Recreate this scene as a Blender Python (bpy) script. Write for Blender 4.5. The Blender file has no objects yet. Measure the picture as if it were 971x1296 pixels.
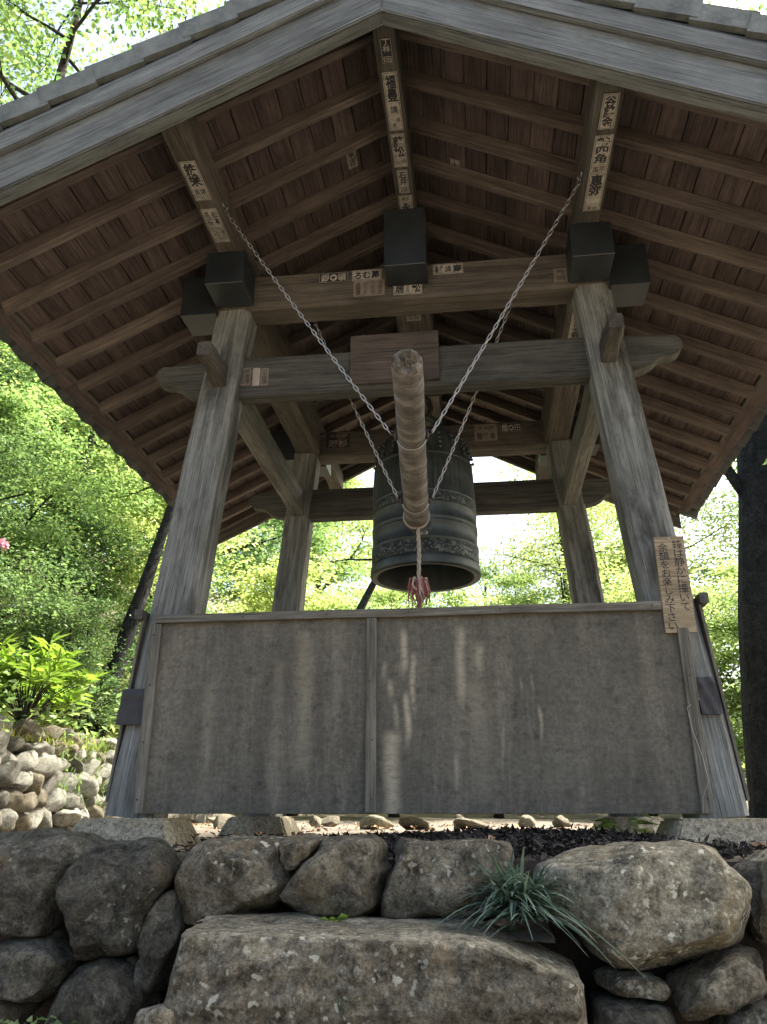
import bpy, bmesh, math, random
import numpy as np
from mathutils import Vector, Matrix, noise

R = math.radians
rnd = random.Random(7)
sc = bpy.context.scene
C = sc.collection

# ------------------------------------------------------------------ camera
cam_d = bpy.data.cameras.new('camera')
cam = bpy.data.objects.new('camera', cam_d)
C.objects.link(cam)
cam.location = (0.306, -3.7, 0.27)
cam.rotation_euler = (R(90 + 20.907), 0, R(6.74))
cam_d.sensor_fit = 'VERTICAL'
cam_d.sensor_height = 36.0
cam_d.lens = 27.78
cam_d.clip_start = 0.05
cam_d.clip_end = 500
sc.camera = cam

# ------------------------------------------------------------------ sky and sun
SUN_AZ, SUN_EL = R(62), R(50)          # azimuth from +Y towards +X
world = bpy.data.worlds.new('World')
sc.world = world
world.use_nodes = True
wn = world.node_tree
bg = wn.nodes['Background']
sky = wn.nodes.new('ShaderNodeTexSky')
sky.sky_type = 'NISHITA'
sky.sun_disc = False
sky.sun_elevation = SUN_EL
sky.sun_rotation = SUN_AZ
sky.air_density = 0.8
sky.dust_density = 7.0
sky.ozone_density = 1.0
wn.links.new(sky.outputs[0], bg.inputs[0])
bg.inputs[1].default_value = 0.15
sun_d = bpy.data.lights.new('sun', 'SUN')
sun_d.energy = 4.5
sun_d.angle = R(0.5)
sun_d.color = (1.0, 0.96, 0.89)
sun = bpy.data.objects.new('sun', sun_d)
C.objects.link(sun)
sdir = Vector((math.sin(SUN_AZ) * math.cos(SUN_EL), math.cos(SUN_AZ) * math.cos(SUN_EL), math.sin(SUN_EL)))
sun.rotation_euler = sdir.to_track_quat('Z', 'Y').to_euler()
sun.location = sdir * 30
sc.view_settings.view_transform = 'Standard'
sc.view_settings.look = 'None'
sc.view_settings.gamma = 1
sc.view_settings.use_curve_mapping = False
sc.view_settings.exposure = 2.05
sc.cycles.use_denoising = True
sc.cycles.max_bounces = 8
sc.cycles.diffuse_bounces = 5
sc.cycles.transmission_bounces = 6
sc.cycles.transparent_max_bounces = 6
sc.cycles.use_adaptive_sampling = True
sc.cycles.adaptive_threshold = 0.02

# ------------------------------------------------------------------ materials
def newmat(name):
    m = bpy.data.materials.new(name)
    m.use_nodes = True
    nt = m.node_tree
    return m, nt, nt.nodes['Principled BSDF']

def ramp(nt, fac, stops):
    r = nt.nodes.new('ShaderNodeValToRGB')
    el = r.color_ramp.elements
    while len(el) < len(stops):
        el.new(0.5)
    for e, (p, c) in zip(el, stops):
        e.position = p
        e.color = (c[0], c[1], c[2], 1)
    nt.links.new(fac, r.inputs[0])
    return r.outputs[0]

def tex(nt, scale, mapping=None, detail=6, rough=0.6, coord='Object', rand=True, distortion=0.0):
    """noise on object coordinates, shifted per object so that repeats differ"""
    tc = nt.nodes.new('ShaderNodeTexCoord')
    src = tc.outputs[coord]
    if rand:
        oi = nt.nodes.new('ShaderNodeObjectInfo')
        mul = nt.nodes.new('ShaderNodeVectorMath'); mul.operation = 'SCALE'
        comb = nt.nodes.new('ShaderNodeCombineXYZ')
        for k in range(3):
            nt.links.new(oi.outputs['Random'], comb.inputs[k])
        nt.links.new(comb.outputs[0], mul.inputs[0]); mul.inputs['Scale'].default_value = 37.0
        add = nt.nodes.new('ShaderNodeVectorMath'); add.operation = 'ADD'
        nt.links.new(src, add.inputs[0]); nt.links.new(mul.outputs[0], add.inputs[1])
        src = add.outputs[0]
    mp = nt.nodes.new('ShaderNodeMapping')
    if mapping:
        mp.inputs['Scale'].default_value = mapping
    nt.links.new(src, mp.inputs[0])
    n = nt.nodes.new('ShaderNodeTexNoise')
    n.inputs['Scale'].default_value = scale
    n.inputs['Detail'].default_value = detail
    n.inputs['Roughness'].default_value = rough
    n.inputs['Distortion'].default_value = distortion
    nt.links.new(mp.outputs[0], n.inputs['Vector'])
    return n.outputs['Fac']

def mix(nt, fac, a, b, mode='MIX'):
    m = nt.nodes.new('ShaderNodeMix'); m.data_type = 'RGBA'; m.blend_type = mode
    for v, i in ((fac, 0), (a, 6), (b, 7)):
        if isinstance(v, (int, float)):
            m.inputs[i].default_value = v
        elif isinstance(v, tuple):
            m.inputs[i].default_value = (*v, 1)
        else:
            nt.links.new(v, m.inputs[i])
    return m.outputs[2]

def bump(nt, bs, h, strength=0.4, dist=0.01):
    b = nt.nodes.new('ShaderNodeBump')
    b.inputs['Strength'].default_value = strength
    b.inputs['Distance'].default_value = dist
    nt.links.new(h, b.inputs['Height'])
    nt.links.new(b.outputs[0], bs.inputs['Normal'])

def rand_value(nt, lo, hi):
    oi = nt.nodes.new('ShaderNodeObjectInfo')
    mr = nt.nodes.new('ShaderNodeMapRange')
    mr.inputs[3].default_value = lo; mr.inputs[4].default_value = hi
    nt.links.new(oi.outputs['Random'], mr.inputs[0])
    return mr.outputs[0]

def wood(name, dark, light, stain=None, stain_lo=0.5, rough=0.8, vary=0.25, gscale=1.0, bumps=0.6, k=0.70, grey=0.48):
    def tone(c):                       # weathered timber: pull towards grey
        a = sum(c) / 3
        return tuple((v + (a - v) * grey) * k * w_ for v, w_ in zip(c, (0.96, 1.03, 0.97)))
    dark, light = tone(dark), tone(light)
    if stain: stain = tone(stain)
    m, nt, bs = newmat(name)
    g1 = tex(nt, 2.0 * gscale, (0.7, 14, 14), 8, 0.68, distortion=0.5)
    col = ramp(nt, g1, [(0.30, dark), (0.5, tuple((a + b) / 2 for a, b in zip(dark, light))), (0.70, light)])
    g2 = tex(nt, 3.0, (1.1, 45, 45), 5, 0.75)                       # fine dark cracks along the grain
    cr = ramp(nt, g2, [(0.34, (0.22,) * 3), (0.46, (0.85,) * 3), (0.62, (1.2,) * 3)])
    col = mix(nt, 0.85, col, cr, 'MULTIPLY')
    bl = tex(nt, 3.5, (0.8, 1.6, 1.6), 6, 0.7)                      # blotchy weathering
    col = mix(nt, 0.7, col, ramp(nt, bl, [(0.35, (0.6,) * 3), (0.65, (1.2,) * 3)]), 'MULTIPLY')
    if stain:
        s = tex(nt, 1.6, (0.7, 2.2, 2.2), 6, 0.7)
        f = ramp(nt, s, [(stain_lo, (0,) * 3), (stain_lo + 0.13, (0.9,) * 3)])
        col = mix(nt, f, col, stain)
    v = rand_value(nt, 1 - vary, 1 + vary)
    hs = nt.nodes.new('ShaderNodeHueSaturation')
    nt.links.new(v, hs.inputs['Value']); nt.links.new(col, hs.inputs['Color'])
    nt.links.new(hs.outputs[0], bs.inputs['Base Color'])
    bs.inputs['Roughness'].default_value = rough
    bs.inputs['Specular IOR Level'].default_value = 0.25
    bump(nt, bs, mix(nt, 0.6, g1, g2), bumps, 0.008)
    return m

M = {}
M['post'] = wood('weathered grey post wood', (0.17, 0.155, 0.13), (0.47, 0.45, 0.405), (0.075, 0.068, 0.055), 0.53, 0.85, 0.12, k=0.60, grey=.40)
M['beam'] = wood('brown beam wood', (0.085, 0.055, 0.035), (0.24, 0.165, 0.105), (0.33, 0.25, 0.17), 0.60, 0.8, 0.15)
M['beam_dark'] = wood('grey brown beam wood', (0.08, 0.06, 0.042), (0.20, 0.155, 0.11), (0.05, 0.04, 0.03), 0.58, 0.8, 0.15)
M['nuki_grey'] = wood('grey tie wood', (0.10, 0.088, 0.07), (0.25, 0.22, 0.175), (0.06, 0.05, 0.04), 0.58, 0.85, 0.12, k=0.52)
M['side_grey'] = wood('bleached side tie wood', (0.16, 0.14, 0.11), (0.36, 0.32, 0.26), (0.14, 0.09, 0.05), 0.60, 0.85, 0.12)
M['rafter'] = wood('rafter wood', (0.125, 0.085, 0.072), (0.25, 0.178, 0.150), (0.07, 0.05, 0.044), 0.60, 0.8, 0.18, k=0.70, grey=.18)
M['board'] = wood('sheathing board wood', (0.115, 0.070, 0.062), (0.215, 0.138, 0.122), (0.07, 0.046, 0.042), 0.58, 0.8, 0.20, k=0.66, grey=.26)
M['barge'] = wood('weathered bargeboard wood', (0.15, 0.152, 0.15), (0.255, 0.26, 0.258), (0.10, 0.10, 0.098), 0.56, 0.85, 0.08, 0.6, k=0.74)
M['batten'] = wood('batten wood', (0.13, 0.105, 0.075), (0.32, 0.27, 0.20), (0.08, 0.065, 0.05), 0.6, 0.85, 0.12, k=.75, grey=.3)
M['plaque'] = wood('brown plaque board', (0.11, 0.065, 0.045), (0.22, 0.135, 0.09), (0.07, 0.045, 0.035), 0.58, 0.8, 0.05)
M['sign_wood'] = wood('notice board wood', (0.27, 0.19, 0.11), (0.46, 0.34, 0.21), (0.20, 0.13, 0.075), 0.60, 0.7, 0.05, k=0.85, grey=.08)

def simple(name, col, rough=0.6, metal=0.0, var=None, vscale=8.0, b=0.0, bscale=40.0):
    m, nt, bs = newmat(name)
    if var:
        f = tex(nt, vscale, None, 6, 0.65)
        c = ramp(nt, f, [(0.32, col), (0.68, var)])
        nt.links.new(c, bs.inputs['Base Color'])
    else:
        bs.inputs['Base Color'].default_value = (*col, 1)
    bs.inputs['Roughness'].default_value = rough
    bs.inputs['Metallic'].default_value = metal
    if b:
        bump(nt, bs, tex(nt, bscale, None, 5, 0.6), b, 0.01)
    return m

M['cap'] = simple('black lacquered metal cap', (0.010, 0.013, 0.0145), 0.42, 0.0, (0.022, 0.027, 0.029), 6, 0.15, 12)
M['cap_edge'] = simple('cap seam solder', (0.10, 0.10, 0.09), 0.5, 0.3)
M['tile'] = simple('grey green roof tile', (0.06, 0.072, 0.064), 0.8, 0, (0.15, 0.165, 0.148), 9, 0.5, 40)
M['tile_dark'] = simple('dark roof tile', (0.025, 0.028, 0.027), 0.6, 0, (0.06, 0.065, 0.06), 12, 0.4, 40)
M['steel'] = simple('galvanised steel', (0.42, 0.415, 0.39), 0.42, 1.0)
M['iron'] = simple('dark iron', (0.04, 0.04, 0.04), 0.5, 0.6, (0.09, 0.06, 0.04), 20)
M['rope'] = simple('pale rope', (0.46, 0.42, 0.35), 0.9, 0, (0.30, 0.26, 0.2), 60, 0.6, 120)
M['cloth_red'] = simple('faded red rope strands', (0.26, 0.06, 0.055), 0.9, 0, (0.42, 0.17, 0.14), 30)
M['cloth_white'] = simple('off white rope strands', (0.62, 0.55, 0.45), 0.9, 0, (0.45, 0.36, 0.28), 30)
M['paper'] = simple('aged paper', (0.22, 0.20, 0.16), 0.85, 0, (0.42, 0.39, 0.325), 22)
M['paper_old'] = simple('faded brown paper', (0.13, 0.105, 0.08), 0.85, 0, (0.22, 0.185, 0.145), 14)
M['ink'] = simple('black ink', (0.012, 0.012, 0.014), 0.7)
M['ink_old'] = simple('faded ink', (0.05, 0.043, 0.035), 0.8)
M['plastic'] = simple('black rubber sheet', (0.014, 0.014, 0.014), 0.6, 0, (0.03, 0.029, 0.027), 20, 0.4, 30)
M['wire'] = simple('thin wire', (0.35, 0.34, 0.32), 0.5, 0.8)

# plywood: grey brown, darker weathering, fine horizontal veneer checks and pale run marks
def plywood(name, streaks):
    m, nt, bs = newmat(name)
    big = tex(nt, 2.4, (1, 1, 0.6), 9, 0.72, rand=False)
    col = ramp(nt, big, [(0.32, (0.062, 0.057, 0.041)), (0.52, (0.096, 0.089, 0.065)), (0.72, (0.13, 0.12, 0.088))])
    run = tex(nt, 2.6, (3.0, 1, 0.40), 9, 0.75, rand=False)
    f = ramp(nt, run, [(0.47, (0,) * 3), (0.68, (0.8,) * 3)])
    col = mix(nt, f, col, (0.175, 0.158, 0.115))
    grain = tex(nt, 9, (1.0, 1, 4.0), 9, 0.8, rand=False)
    col = mix(nt, 0.45, col, ramp(nt, grain, [(0.36, (0.62,) * 3), (0.5, (1.0,) * 3), (0.64, (1.3,) * 3)]), 'MULTIPLY')
    sp = tex(nt, 70, None, 4, 0.7, rand=False)
    col = mix(nt, 0.6, col, ramp(nt, sp, [(0.36, (0.6,) * 3), (0.6, (1.2,) * 3)]), 'MULTIPLY')
    if streaks:
        tc = nt.nodes.new('ShaderNodeTexCoord')
        sx = nt.nodes.new('ShaderNodeSeparateXYZ'); nt.links.new(tc.outputs['Object'], sx.inputs[0])
        wob = tex(nt, 4.0, (1, 1, 1), 3, 0.5, rand=False)
        total = None
        for (xc, w, z0, z1, s) in streaks:
            # a run mark: narrow in x, between z0 and z1, its centre wandering with the noise
            def math_(op, a, b):
                n = nt.nodes.new('ShaderNodeMath'); n.operation = op
                for k, v in enumerate((a, b)):
                    if isinstance(v, (int, float)): n.inputs[k].default_value = v
                    else: nt.links.new(v, n.inputs[k])
                return n.outputs[0]
            dx = math_('SUBTRACT', sx.outputs[0], xc)
            dx = math_('ADD', dx, math_('MULTIPLY', math_('SUBTRACT', wob, 0.5), 0.06))
            ax = math_('ABSOLUTE', dx, 0)
            fx = nt.nodes.new('ShaderNodeMapRange'); fx.interpolation_type = 'SMOOTHSTEP'
            fx.inputs[1].default_value = w * 1.35; fx.inputs[2].default_value = 0.0
            nt.links.new(ax, fx.inputs[0])
            top = nt.nodes.new('ShaderNodeMapRange'); top.interpolation_type = 'SMOOTHSTEP'
            top.inputs[1].default_value = z1; top.inputs[2].default_value = z1 - 0.06
            nt.links.new(sx.outputs[2], top.inputs[0])
            bot = nt.nodes.new('ShaderNodeMapRange'); bot.interpolation_type = 'SMOOTHSTEP'
            bot.inputs[1].default_value = z0; bot.inputs[2].default_value = z0 + 0.14
            nt.links.new(sx.outputs[2], bot.inputs[0])
            v = math_('MULTIPLY', math_('MULTIPLY', fx.outputs[0], top.outputs[0]), bot.outputs[0])
            v = math_('MULTIPLY', v, s)
            total = v if total is None else math_('MAXIMUM', total, v)
        brk = tex(nt, 16, (1, 1, 3.5), 8, 0.8, rand=False)
        bf = ramp(nt, brk, [(0.36, (0.35,) * 3), (0.54, (1,) * 3)])
        tot = mix(nt, 1.0, total, bf, 'MULTIPLY')
        col = mix(nt, tot, col, (0.36, 0.32, 0.22))
    chk = tex(nt, 22, (1.0, 1, 9), 5, 0.75, rand=False)
    fc = ramp(nt, chk, [(0.62, (0,) * 3), (0.70, (0.6,) * 3)])
    col = mix(nt, fc, col, (0.24, 0.225, 0.175))
    spot = tex(nt, 14, None, 4, 0.6, rand=False)
    fs = ramp(nt, spot, [(0.30, (0.6,) * 3), (0.42, (1,) * 3)])
    col = mix(nt, 1.0, col, fs, 'MULTIPLY')
    nt.links.new(col, bs.inputs['Base Color'])
    bs.inputs['Roughness'].default_value = 0.75
    bs.inputs['Specular IOR Level'].default_value = 0.3
    bump(nt, bs, chk, 0.25, 0.004)
    return m
M['ply_plain'] = plywood('weathered plywood', [(-0.50, 0.05, 0.1, 0.85, 0.3), (-0.62, 0.03, 0.0, 0.7, 0.2), (-0.95, 0.04, 0.05, 0.6, 0.15)])
M['ply_stain'] = plywood('weathered plywood with pale run marks', [
    (-0.03, 0.020, 0.55, 0.83, 0.85), (0.012, 0.017, 0.38, 0.72, 0.8), (-0.125, 0.014, 0.54, 0.68, 0.75), (-0.09, 0.016, 0.44, 0.60, 0.8), (-0.072, 0.014, 0.30, 0.50, 0.6),
    (-0.02, 0.018, 0.24, 0.54, 0.9), (-0.09, 0.042, -0.2, 0.37, 0.9), (0.235, 0.026, 0.42, 0.84, 0.7), (0.325, 0.024, 0.54, 0.76, 0.65), (0.30, 0.06, 0.0, 0.6, 0.22),
    (0.195, 0.012, 0.02, 0.27, 0.5), (0.50, 0.008, 0.46, 0.59, 0.7), (0.553, 0.007, 0.48, 0.61, 0.6), (0.57, 0.011, 0.26, 0.47, 0.7), (0.40, 0.010, 0.1, 0.4, 0.3)])

def stone_mat(name, dark, mid, light, lichen, lich_lo=0.62, sc_=1.0, k=0.78, bd=0.035, vr=(0.8, 1.2), spots=True):
    dark, mid, light, lichen = [tuple(c * k * w_ for c, w_ in zip(q, (.97, 1.02, .96))) for q in (dark, mid, light, lichen)]
    m, nt, bs = newmat(name)
    a = tex(nt, 3.4 * sc_, None, 12, 0.76, distortion=0.9)
    col = ramp(nt, a, [(0.34, dark), (0.5, mid), (0.66, light)])
    b_ = tex(nt, 24 * sc_, None, 10, 0.82)
    col = mix(nt, 0.95, col, ramp(nt, b_, [(0.38, (0.22,) * 3), (0.5, (0.9,) * 3), (0.63, (1.5,) * 3)]), 'MULTIPLY')
    c_ = tex(nt, 95 * sc_, None, 4, 0.7)
    col = mix(nt, 0.7, col, ramp(nt, c_, [(0.36, (0.45,) * 3), (0.62, (1.35,) * 3)]), 'MULTIPLY')
    rust = tex(nt, 4.5 * sc_, None, 8, 0.75)
    col = mix(nt, ramp(nt, rust, [(0.55, (0,) * 3), (0.68, (0.5,) * 3)]), col, (mid[0] * 1.35, mid[1] * 1.08, mid[2] * 0.75))
    l = tex(nt, 11 * sc_, None, 14, 0.85)
    col = mix(nt, ramp(nt, l, [(lich_lo - .03, (0,) * 3), (lich_lo + 0.02, (0.9,) * 3)]), col, lichen)
    if spots:
        sp = tex(nt, 38 * sc_, None, 3, 0.5)
        zone = tex(nt, 2.4 * sc_, None, 3, 0.6)
        f = mix(nt, 1.0, ramp(nt, sp, [(0.60, (0,) * 3), (0.66, (0.9,) * 3)]), ramp(nt, zone, [(0.5, (0,) * 3), (0.6, (1,) * 3)]), 'MULTIPLY')
        col = mix(nt, f, col, lichen)
    v = rand_value(nt, *vr)
    hs = nt.nodes.new('ShaderNodeHueSaturation')
    nt.links.new(v, hs.inputs['Value']); nt.links.new(col, hs.inputs['Color'])
    nt.links.new(hs.outputs[0], bs.inputs['Base Color'])
    bs.inputs['Roughness'].default_value = 0.9
    bs.inputs['Specular IOR Level'].default_value = 0.2
    bump(nt, bs, mix(nt, 0.35, b_, a), 1.0, bd * 1.3)
    return m
M['stone'] = stone_mat('dark grey boulder', (0.05, 0.045, 0.036), (0.11, 0.10, 0.08), (0.20, 0.18, 0.145), (0.36, 0.35, 0.30), 0.62, k=1.2)
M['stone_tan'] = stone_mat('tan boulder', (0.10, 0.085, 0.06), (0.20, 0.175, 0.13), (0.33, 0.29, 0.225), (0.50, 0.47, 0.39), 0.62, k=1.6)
M['stone_mid'] = stone_mat('brown grey boulder', (0.075, 0.062, 0.044), (0.15, 0.127, 0.094), (0.25, 0.215, 0.16), (0.42, 0.40, 0.33), 0.62, k=1.45)
M['stone_bg'] = stone_mat('pale dry stone', (0.15, 0.135, 0.11), (0.36, 0.335, 0.29), (0.55, 0.52, 0.46), (0.6, 0.58, 0.53), 0.62, 1.0, k=0.95, vr=(0.5, 1.15))
M['concrete'] = stone_mat('cast concrete', (0.24, 0.20, 0.145), (0.31, 0.265, 0.195), (0.38, 0.33, 0.25), (0.20, 0.165, 0.12), 0.66, 2.0, k=0.95, bd=0.006, spots=False)

def leaf_mat(name, c0, c1, c2, trans=0.5):
    m = bpy.data.materials.new(name); m.use_nodes = True
    nt = m.node_tree; nt.nodes.clear()
    out = nt.nodes.new('ShaderNodeOutputMaterial')
    geo = nt.nodes.new('ShaderNodeNewGeometry')
    oi = nt.nodes.new('ShaderNodeObjectInfo')
    big = nt.nodes.new('ShaderNodeTexNoise'); big.inputs['Scale'].default_value = 0.9
    tc = nt.nodes.new('ShaderNodeTexCoord'); nt.links.new(tc.outputs['Object'], big.inputs['Vector'])
    a = nt.nodes.new('ShaderNodeMath'); a.operation = 'MULTIPLY_ADD'
    nt.links.new(geo.outputs['Random Per Island'], a.inputs[0]); a.inputs[1].default_value = 0.55
    b = nt.nodes.new('ShaderNodeMath'); b.operation = 'MULTIPLY_ADD'
    nt.links.new(big.outputs['Fac'], b.inputs[0]); b.inputs[1].default_value = 0.7; b.inputs[2].default_value = -0.22
    nt.links.new(b.outputs[0], a.inputs[2])
    c = nt.nodes.new('ShaderNodeMath'); c.operation = 'MULTIPLY_ADD'
    nt.links.new(oi.outputs['Random'], c.inputs[0]); c.inputs[1].default_value = 0.3; nt.links.new(a.outputs[0], c.inputs[2])
    col = ramp(nt, c.outputs[0], [(0.1, c0), (0.5, c1), (1.0, c2)])
    d = nt.nodes.new('ShaderNodeBsdfPrincipled')
    nt.links.new(col, d.inputs['Base Color']); d.inputs['Roughness'].default_value = 0.45
    d.inputs['Specular IOR Level'].default_value = 0.35
    t = nt.nodes.new('ShaderNodeBsdfTranslucent')
    tcol = mix(nt, 1.0, col, (1.5, 1.6, 1.1), 'MULTIPLY')
    nt.links.new(tcol, t.inputs[0])
    mx = nt.nodes.new('ShaderNodeMixShader'); mx.inputs[0].default_value = trans
    nt.links.new(d.outputs[0], mx.inputs[1]); nt.links.new(t.outputs[0], mx.inputs[2])
    nt.links.new(mx.outputs[0], out.inputs[0])
    return m
M['leaf'] = leaf_mat('maple leaves', (0.065, 0.12, 0.05), (0.17, 0.25, 0.095), (0.34, 0.40, 0.16))
M['leaf_dark'] = leaf_mat('dark leaves', (0.04, 0.08, 0.034), (0.085, 0.145, 0.06), (0.17, 0.235, 0.09), 0.45)
M['leaf_pale'] = leaf_mat('yellow green leaves', (0.12, 0.185, 0.065), (0.26, 0.325, 0.12), (0.43, 0.455, 0.20))
M['leaf_bush'] = leaf_mat('glossy bush leaves', (0.07, 0.14, 0.02), (0.16, 0.25, 0.035), (0.28, 0.36, 0.06), 0.45)
M['blade'] = leaf_mat('blue green grass blades', (0.04, 0.075, 0.05), (0.10, 0.155, 0.115), (0.34, 0.40, 0.33), 0.25)
M['grass'] = leaf_mat('sunlit grass', (0.10, 0.15, 0.03), (0.22, 0.26, 0.06), (0.38, 0.34, 0.13), 0.4)
M['petal'] = simple('pink petals', (0.72, 0.34, 0.42), 0.6, 0, (0.85, 0.55, 0.6), 30)
M['bark'] = stone_mat('tree bark', (0.02, 0.017, 0.013), (0.06, 0.05, 0.038), (0.12, 0.10, 0.08), (0.13, 0.135, 0.10), 0.68, 2.0)
M['bark_black'] = stone_mat('blackish furrowed bark', (0.012, 0.012, 0.013), (0.035, 0.035, 0.036), (0.08, 0.078, 0.076), (0.11, 0.12, 0.10), 0.66, 1.6, bd=.06)
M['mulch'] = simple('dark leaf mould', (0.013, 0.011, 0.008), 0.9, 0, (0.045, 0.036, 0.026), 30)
M['litter'] = simple('dry fallen leaves', (0.25, 0.13, 0.06), 0.85, 0, (0.42, 0.27, 0.14), 30)
M['moss'] = simple('moss', (0.03, 0.05, 0.012), 0.95, 0, (0.07, 0.10, 0.025), 40, 0.8, 150)

def ground_mat():
    m, nt, bs = newmat('earth')
    a = tex(nt, 0.9, None, 8, 0.65, rand=False)
    col = ramp(nt, a, [(0.30, (0.07, 0.057, 0.042)), (0.5, (0.17, 0.142, 0.105)), (0.72, (0.28, 0.24, 0.18))])
    b_ = tex(nt, 28, None, 6, 0.7, rand=False)
    col = mix(nt, 0.7, col, ramp(nt, b_, [(0.35, (0.5,) * 3), (0.65, (1.2,) * 3)]), 'MULTIPLY')
    nt.links.new(col, bs.inputs['Base Color']); bs.inputs['Roughness'].default_value = 0.95
    bump(nt, bs, b_, 0.7, 0.02)
    return m
M['earth'] = ground_mat()

# weathered bronze with relief bands
def bronze():
    m, nt, bs = newmat('patinated bronze')
    a = tex(nt, 5, None, 6, 0.6, rand=False)
    col = ramp(nt, a, [(0.3, (0.03, 0.038, 0.034)), (0.6, (0.068, 0.083, 0.075)), (0.8, (0.11, 0.13, 0.118))])
    run = tex(nt, 6, (1, 1, 0.12), 5, 0.6, rand=False)
    col = mix(nt, 0.7, col, ramp(nt, run, [(0.35, (0.6,) * 3), (0.65, (1.2,) * 3)]), 'MULTIPLY')
    nt.links.new(col, bs.inputs['Base Color'])
    bs.inputs['Metallic'].default_value = 0.35
    bs.inputs['Roughness'].default_value = 0.5
    bump(nt, bs, tex(nt, 60, None, 4, 0.6, rand=False), 0.15, 0.004)
    return m
M['bronze'] = bronze()
def bronze_relief():
    m, nt, bs = newmat('bronze arabesque relief')
    tc = nt.nodes.new('ShaderNodeTexCoord')
    v = nt.nodes.new('ShaderNodeTexVoronoi'); v.feature = 'DISTANCE_TO_EDGE'; v.inputs['Scale'].default_value = 34
    n = nt.nodes.new('ShaderNodeTexNoise'); n.inputs['Scale'].default_value = 16; n.inputs['Detail'].default_value = 3
    nt.links.new(tc.outputs['Object'], n.inputs['Vector'])
    mv = nt.nodes.new('ShaderNodeMix'); mv.data_type = 'VECTOR'; mv.inputs[0].default_value = 0.12
    nt.links.new(tc.outputs['Object'], mv.inputs[4]); nt.links.new(n.outputs['Color'], mv.inputs[5])
    nt.links.new(mv.outputs[1], v.inputs['Vector'])
    h = ramp(nt, v.outputs['Distance'], [(0.05, (0,) * 3), (0.16, (1,) * 3)])
    nt.links.new(ramp(nt, v.outputs['Distance'], [(0.04, (0.016, 0.020, 0.018)), (0.2, (0.08, 0.096, 0.086))]), bs.inputs['Base Color'])
    bs.inputs['Metallic'].default_value = 0.35; bs.inputs['Roughness'].default_value = 0.5
    bump(nt, bs, h, 0.9, 0.008)
    return m
M['bronze_relief'] = bronze_relief()

def log_mat():
    m, nt, bs = newmat('pale stripped log bark')
    a = tex(nt, 5, (2.4, 1, 1), 7, 0.7, rand=False)
    col = ramp(nt, a, [(0.30, (0.06, 0.052, 0.042)), (0.5, (0.17, 0.155, 0.128)), (0.68, (0.36, 0.34, 0.29))])
    ring = tex(nt, 14, (2.0, 1.0, 1.0), 9, 0.8, rand=False)
    col = mix(nt, 0.8, col, ramp(nt, ring, [(0.36, (0.45,) * 3), (0.55, (1.1,) * 3)]), 'MULTIPLY')
    nt.links.new(col, bs.inputs['Base Color']); bs.inputs['Roughness'].default_value = 0.85
    bump(nt, bs, mix(nt, 0.5, a, ring), 1.0, 0.02)
    return m
M['log'] = log_mat()
M['log_end'] = wood('frayed log end', (0.10, 0.05, 0.025), (0.42, 0.31, 0.20), None, 0.5, 0.9, 0.0)

# ------------------------------------------------------------------ helpers
def link(name, me, mats, parent=None, loc=None, mw=None):
    o = bpy.data.objects.new(name, me)
    if me is not None and not me.materials:
        for m in (mats if isinstance(mats, (list, tuple)) else [mats]):
            me.materials.append(M[m])
    C.objects.link(o)
    if parent is not None:
        o.parent = parent
    if mw is not None:
        o.matrix_basis = mw
    elif loc is not None:
        o.location = loc
    return o

def thing(name, label, cat, loc=(0, 0, 0), group=None):
    o = bpy.data.objects.new(name, None)
    o.empty_display_size = 0.2
    C.objects.link(o); o.location = loc
    tag(o, label, cat, group)
    return o

def tag(o, label, cat, group=None):
    o['label'] = label; o['category'] = cat
    if group: o['group'] = group
    return o

def struct(o):
    o['kind'] = 'structure'; return o

def stuff(o):
    o['kind'] = 'stuff'; return o

def mesh_from_bm(name, bm, smooth=False):
    me = bpy.data.meshes.new(name)
    bm.normal_update()
    bm.to_mesh(me); bm.free()
    if smooth:
        me.shade_smooth()
    return me

def shift(pts, o):
    return [(p[0] - o[0], p[1] - o[1], p[2] - o[2]) for p in pts]

def frame(p0, p1, up=(0, 0, 1)):
    """matrix whose x axis runs p0->p1, z as near as possible to up, origin midway"""
    p0, p1 = Vector(p0), Vector(p1)
    x = (p1 - p0).normalized()
    y = Vector(up).cross(x).normalized()
    z = x.cross(y)
    m = Matrix((x, y, z)).transposed().to_4x4()
    m.translation = (p0 + p1) / 2
    return m, (p1 - p0).length

def beam_mesh(L, w, h, w2=None, h2=None, ch=0.006, seg=6, jit=0.0015, seed=0):
    """timber along local x, from (w,h) to (w2,h2), chamfered edges, slightly uneven"""
    w2 = w2 or w; h2 = h2 or h
    r = random.Random(seed)
    bm = bmesh.new()
    rings = []
    for i in range(seg + 1):
        t = i / seg
        a, b = (w + (w2 - w) * t) / 2, (h + (h2 - h) * t) / 2
        jy, jz = r.uniform(-jit, jit), r.uniform(-jit, jit)
        c = min(ch, a * 0.8, b * 0.8)
        pr = [(-a + c, -b), (a - c, -b), (a, -b + c), (a, b - c), (a - c, b), (-a + c, b), (-a, b - c), (-a, -b + c)]
        rings.append([bm.verts.new(((t - 0.5) * L, y + jy + r.uniform(-jit, jit) * .5, z + jz + r.uniform(-jit, jit) * .5)) for y, z in pr])
    for i in range(seg):
        for k in range(8):
            bm.faces.new((rings[i][k], rings[i][(k + 1) % 8], rings[i + 1][(k + 1) % 8], rings[i + 1][k])[::-1])
    bm.faces.new(rings[0]); bm.faces.new(rings[-1][::-1])
    bmesh.ops.recalc_face_normals(bm, faces=bm.faces)
    return mesh_from_bm('timber', bm)

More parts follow.
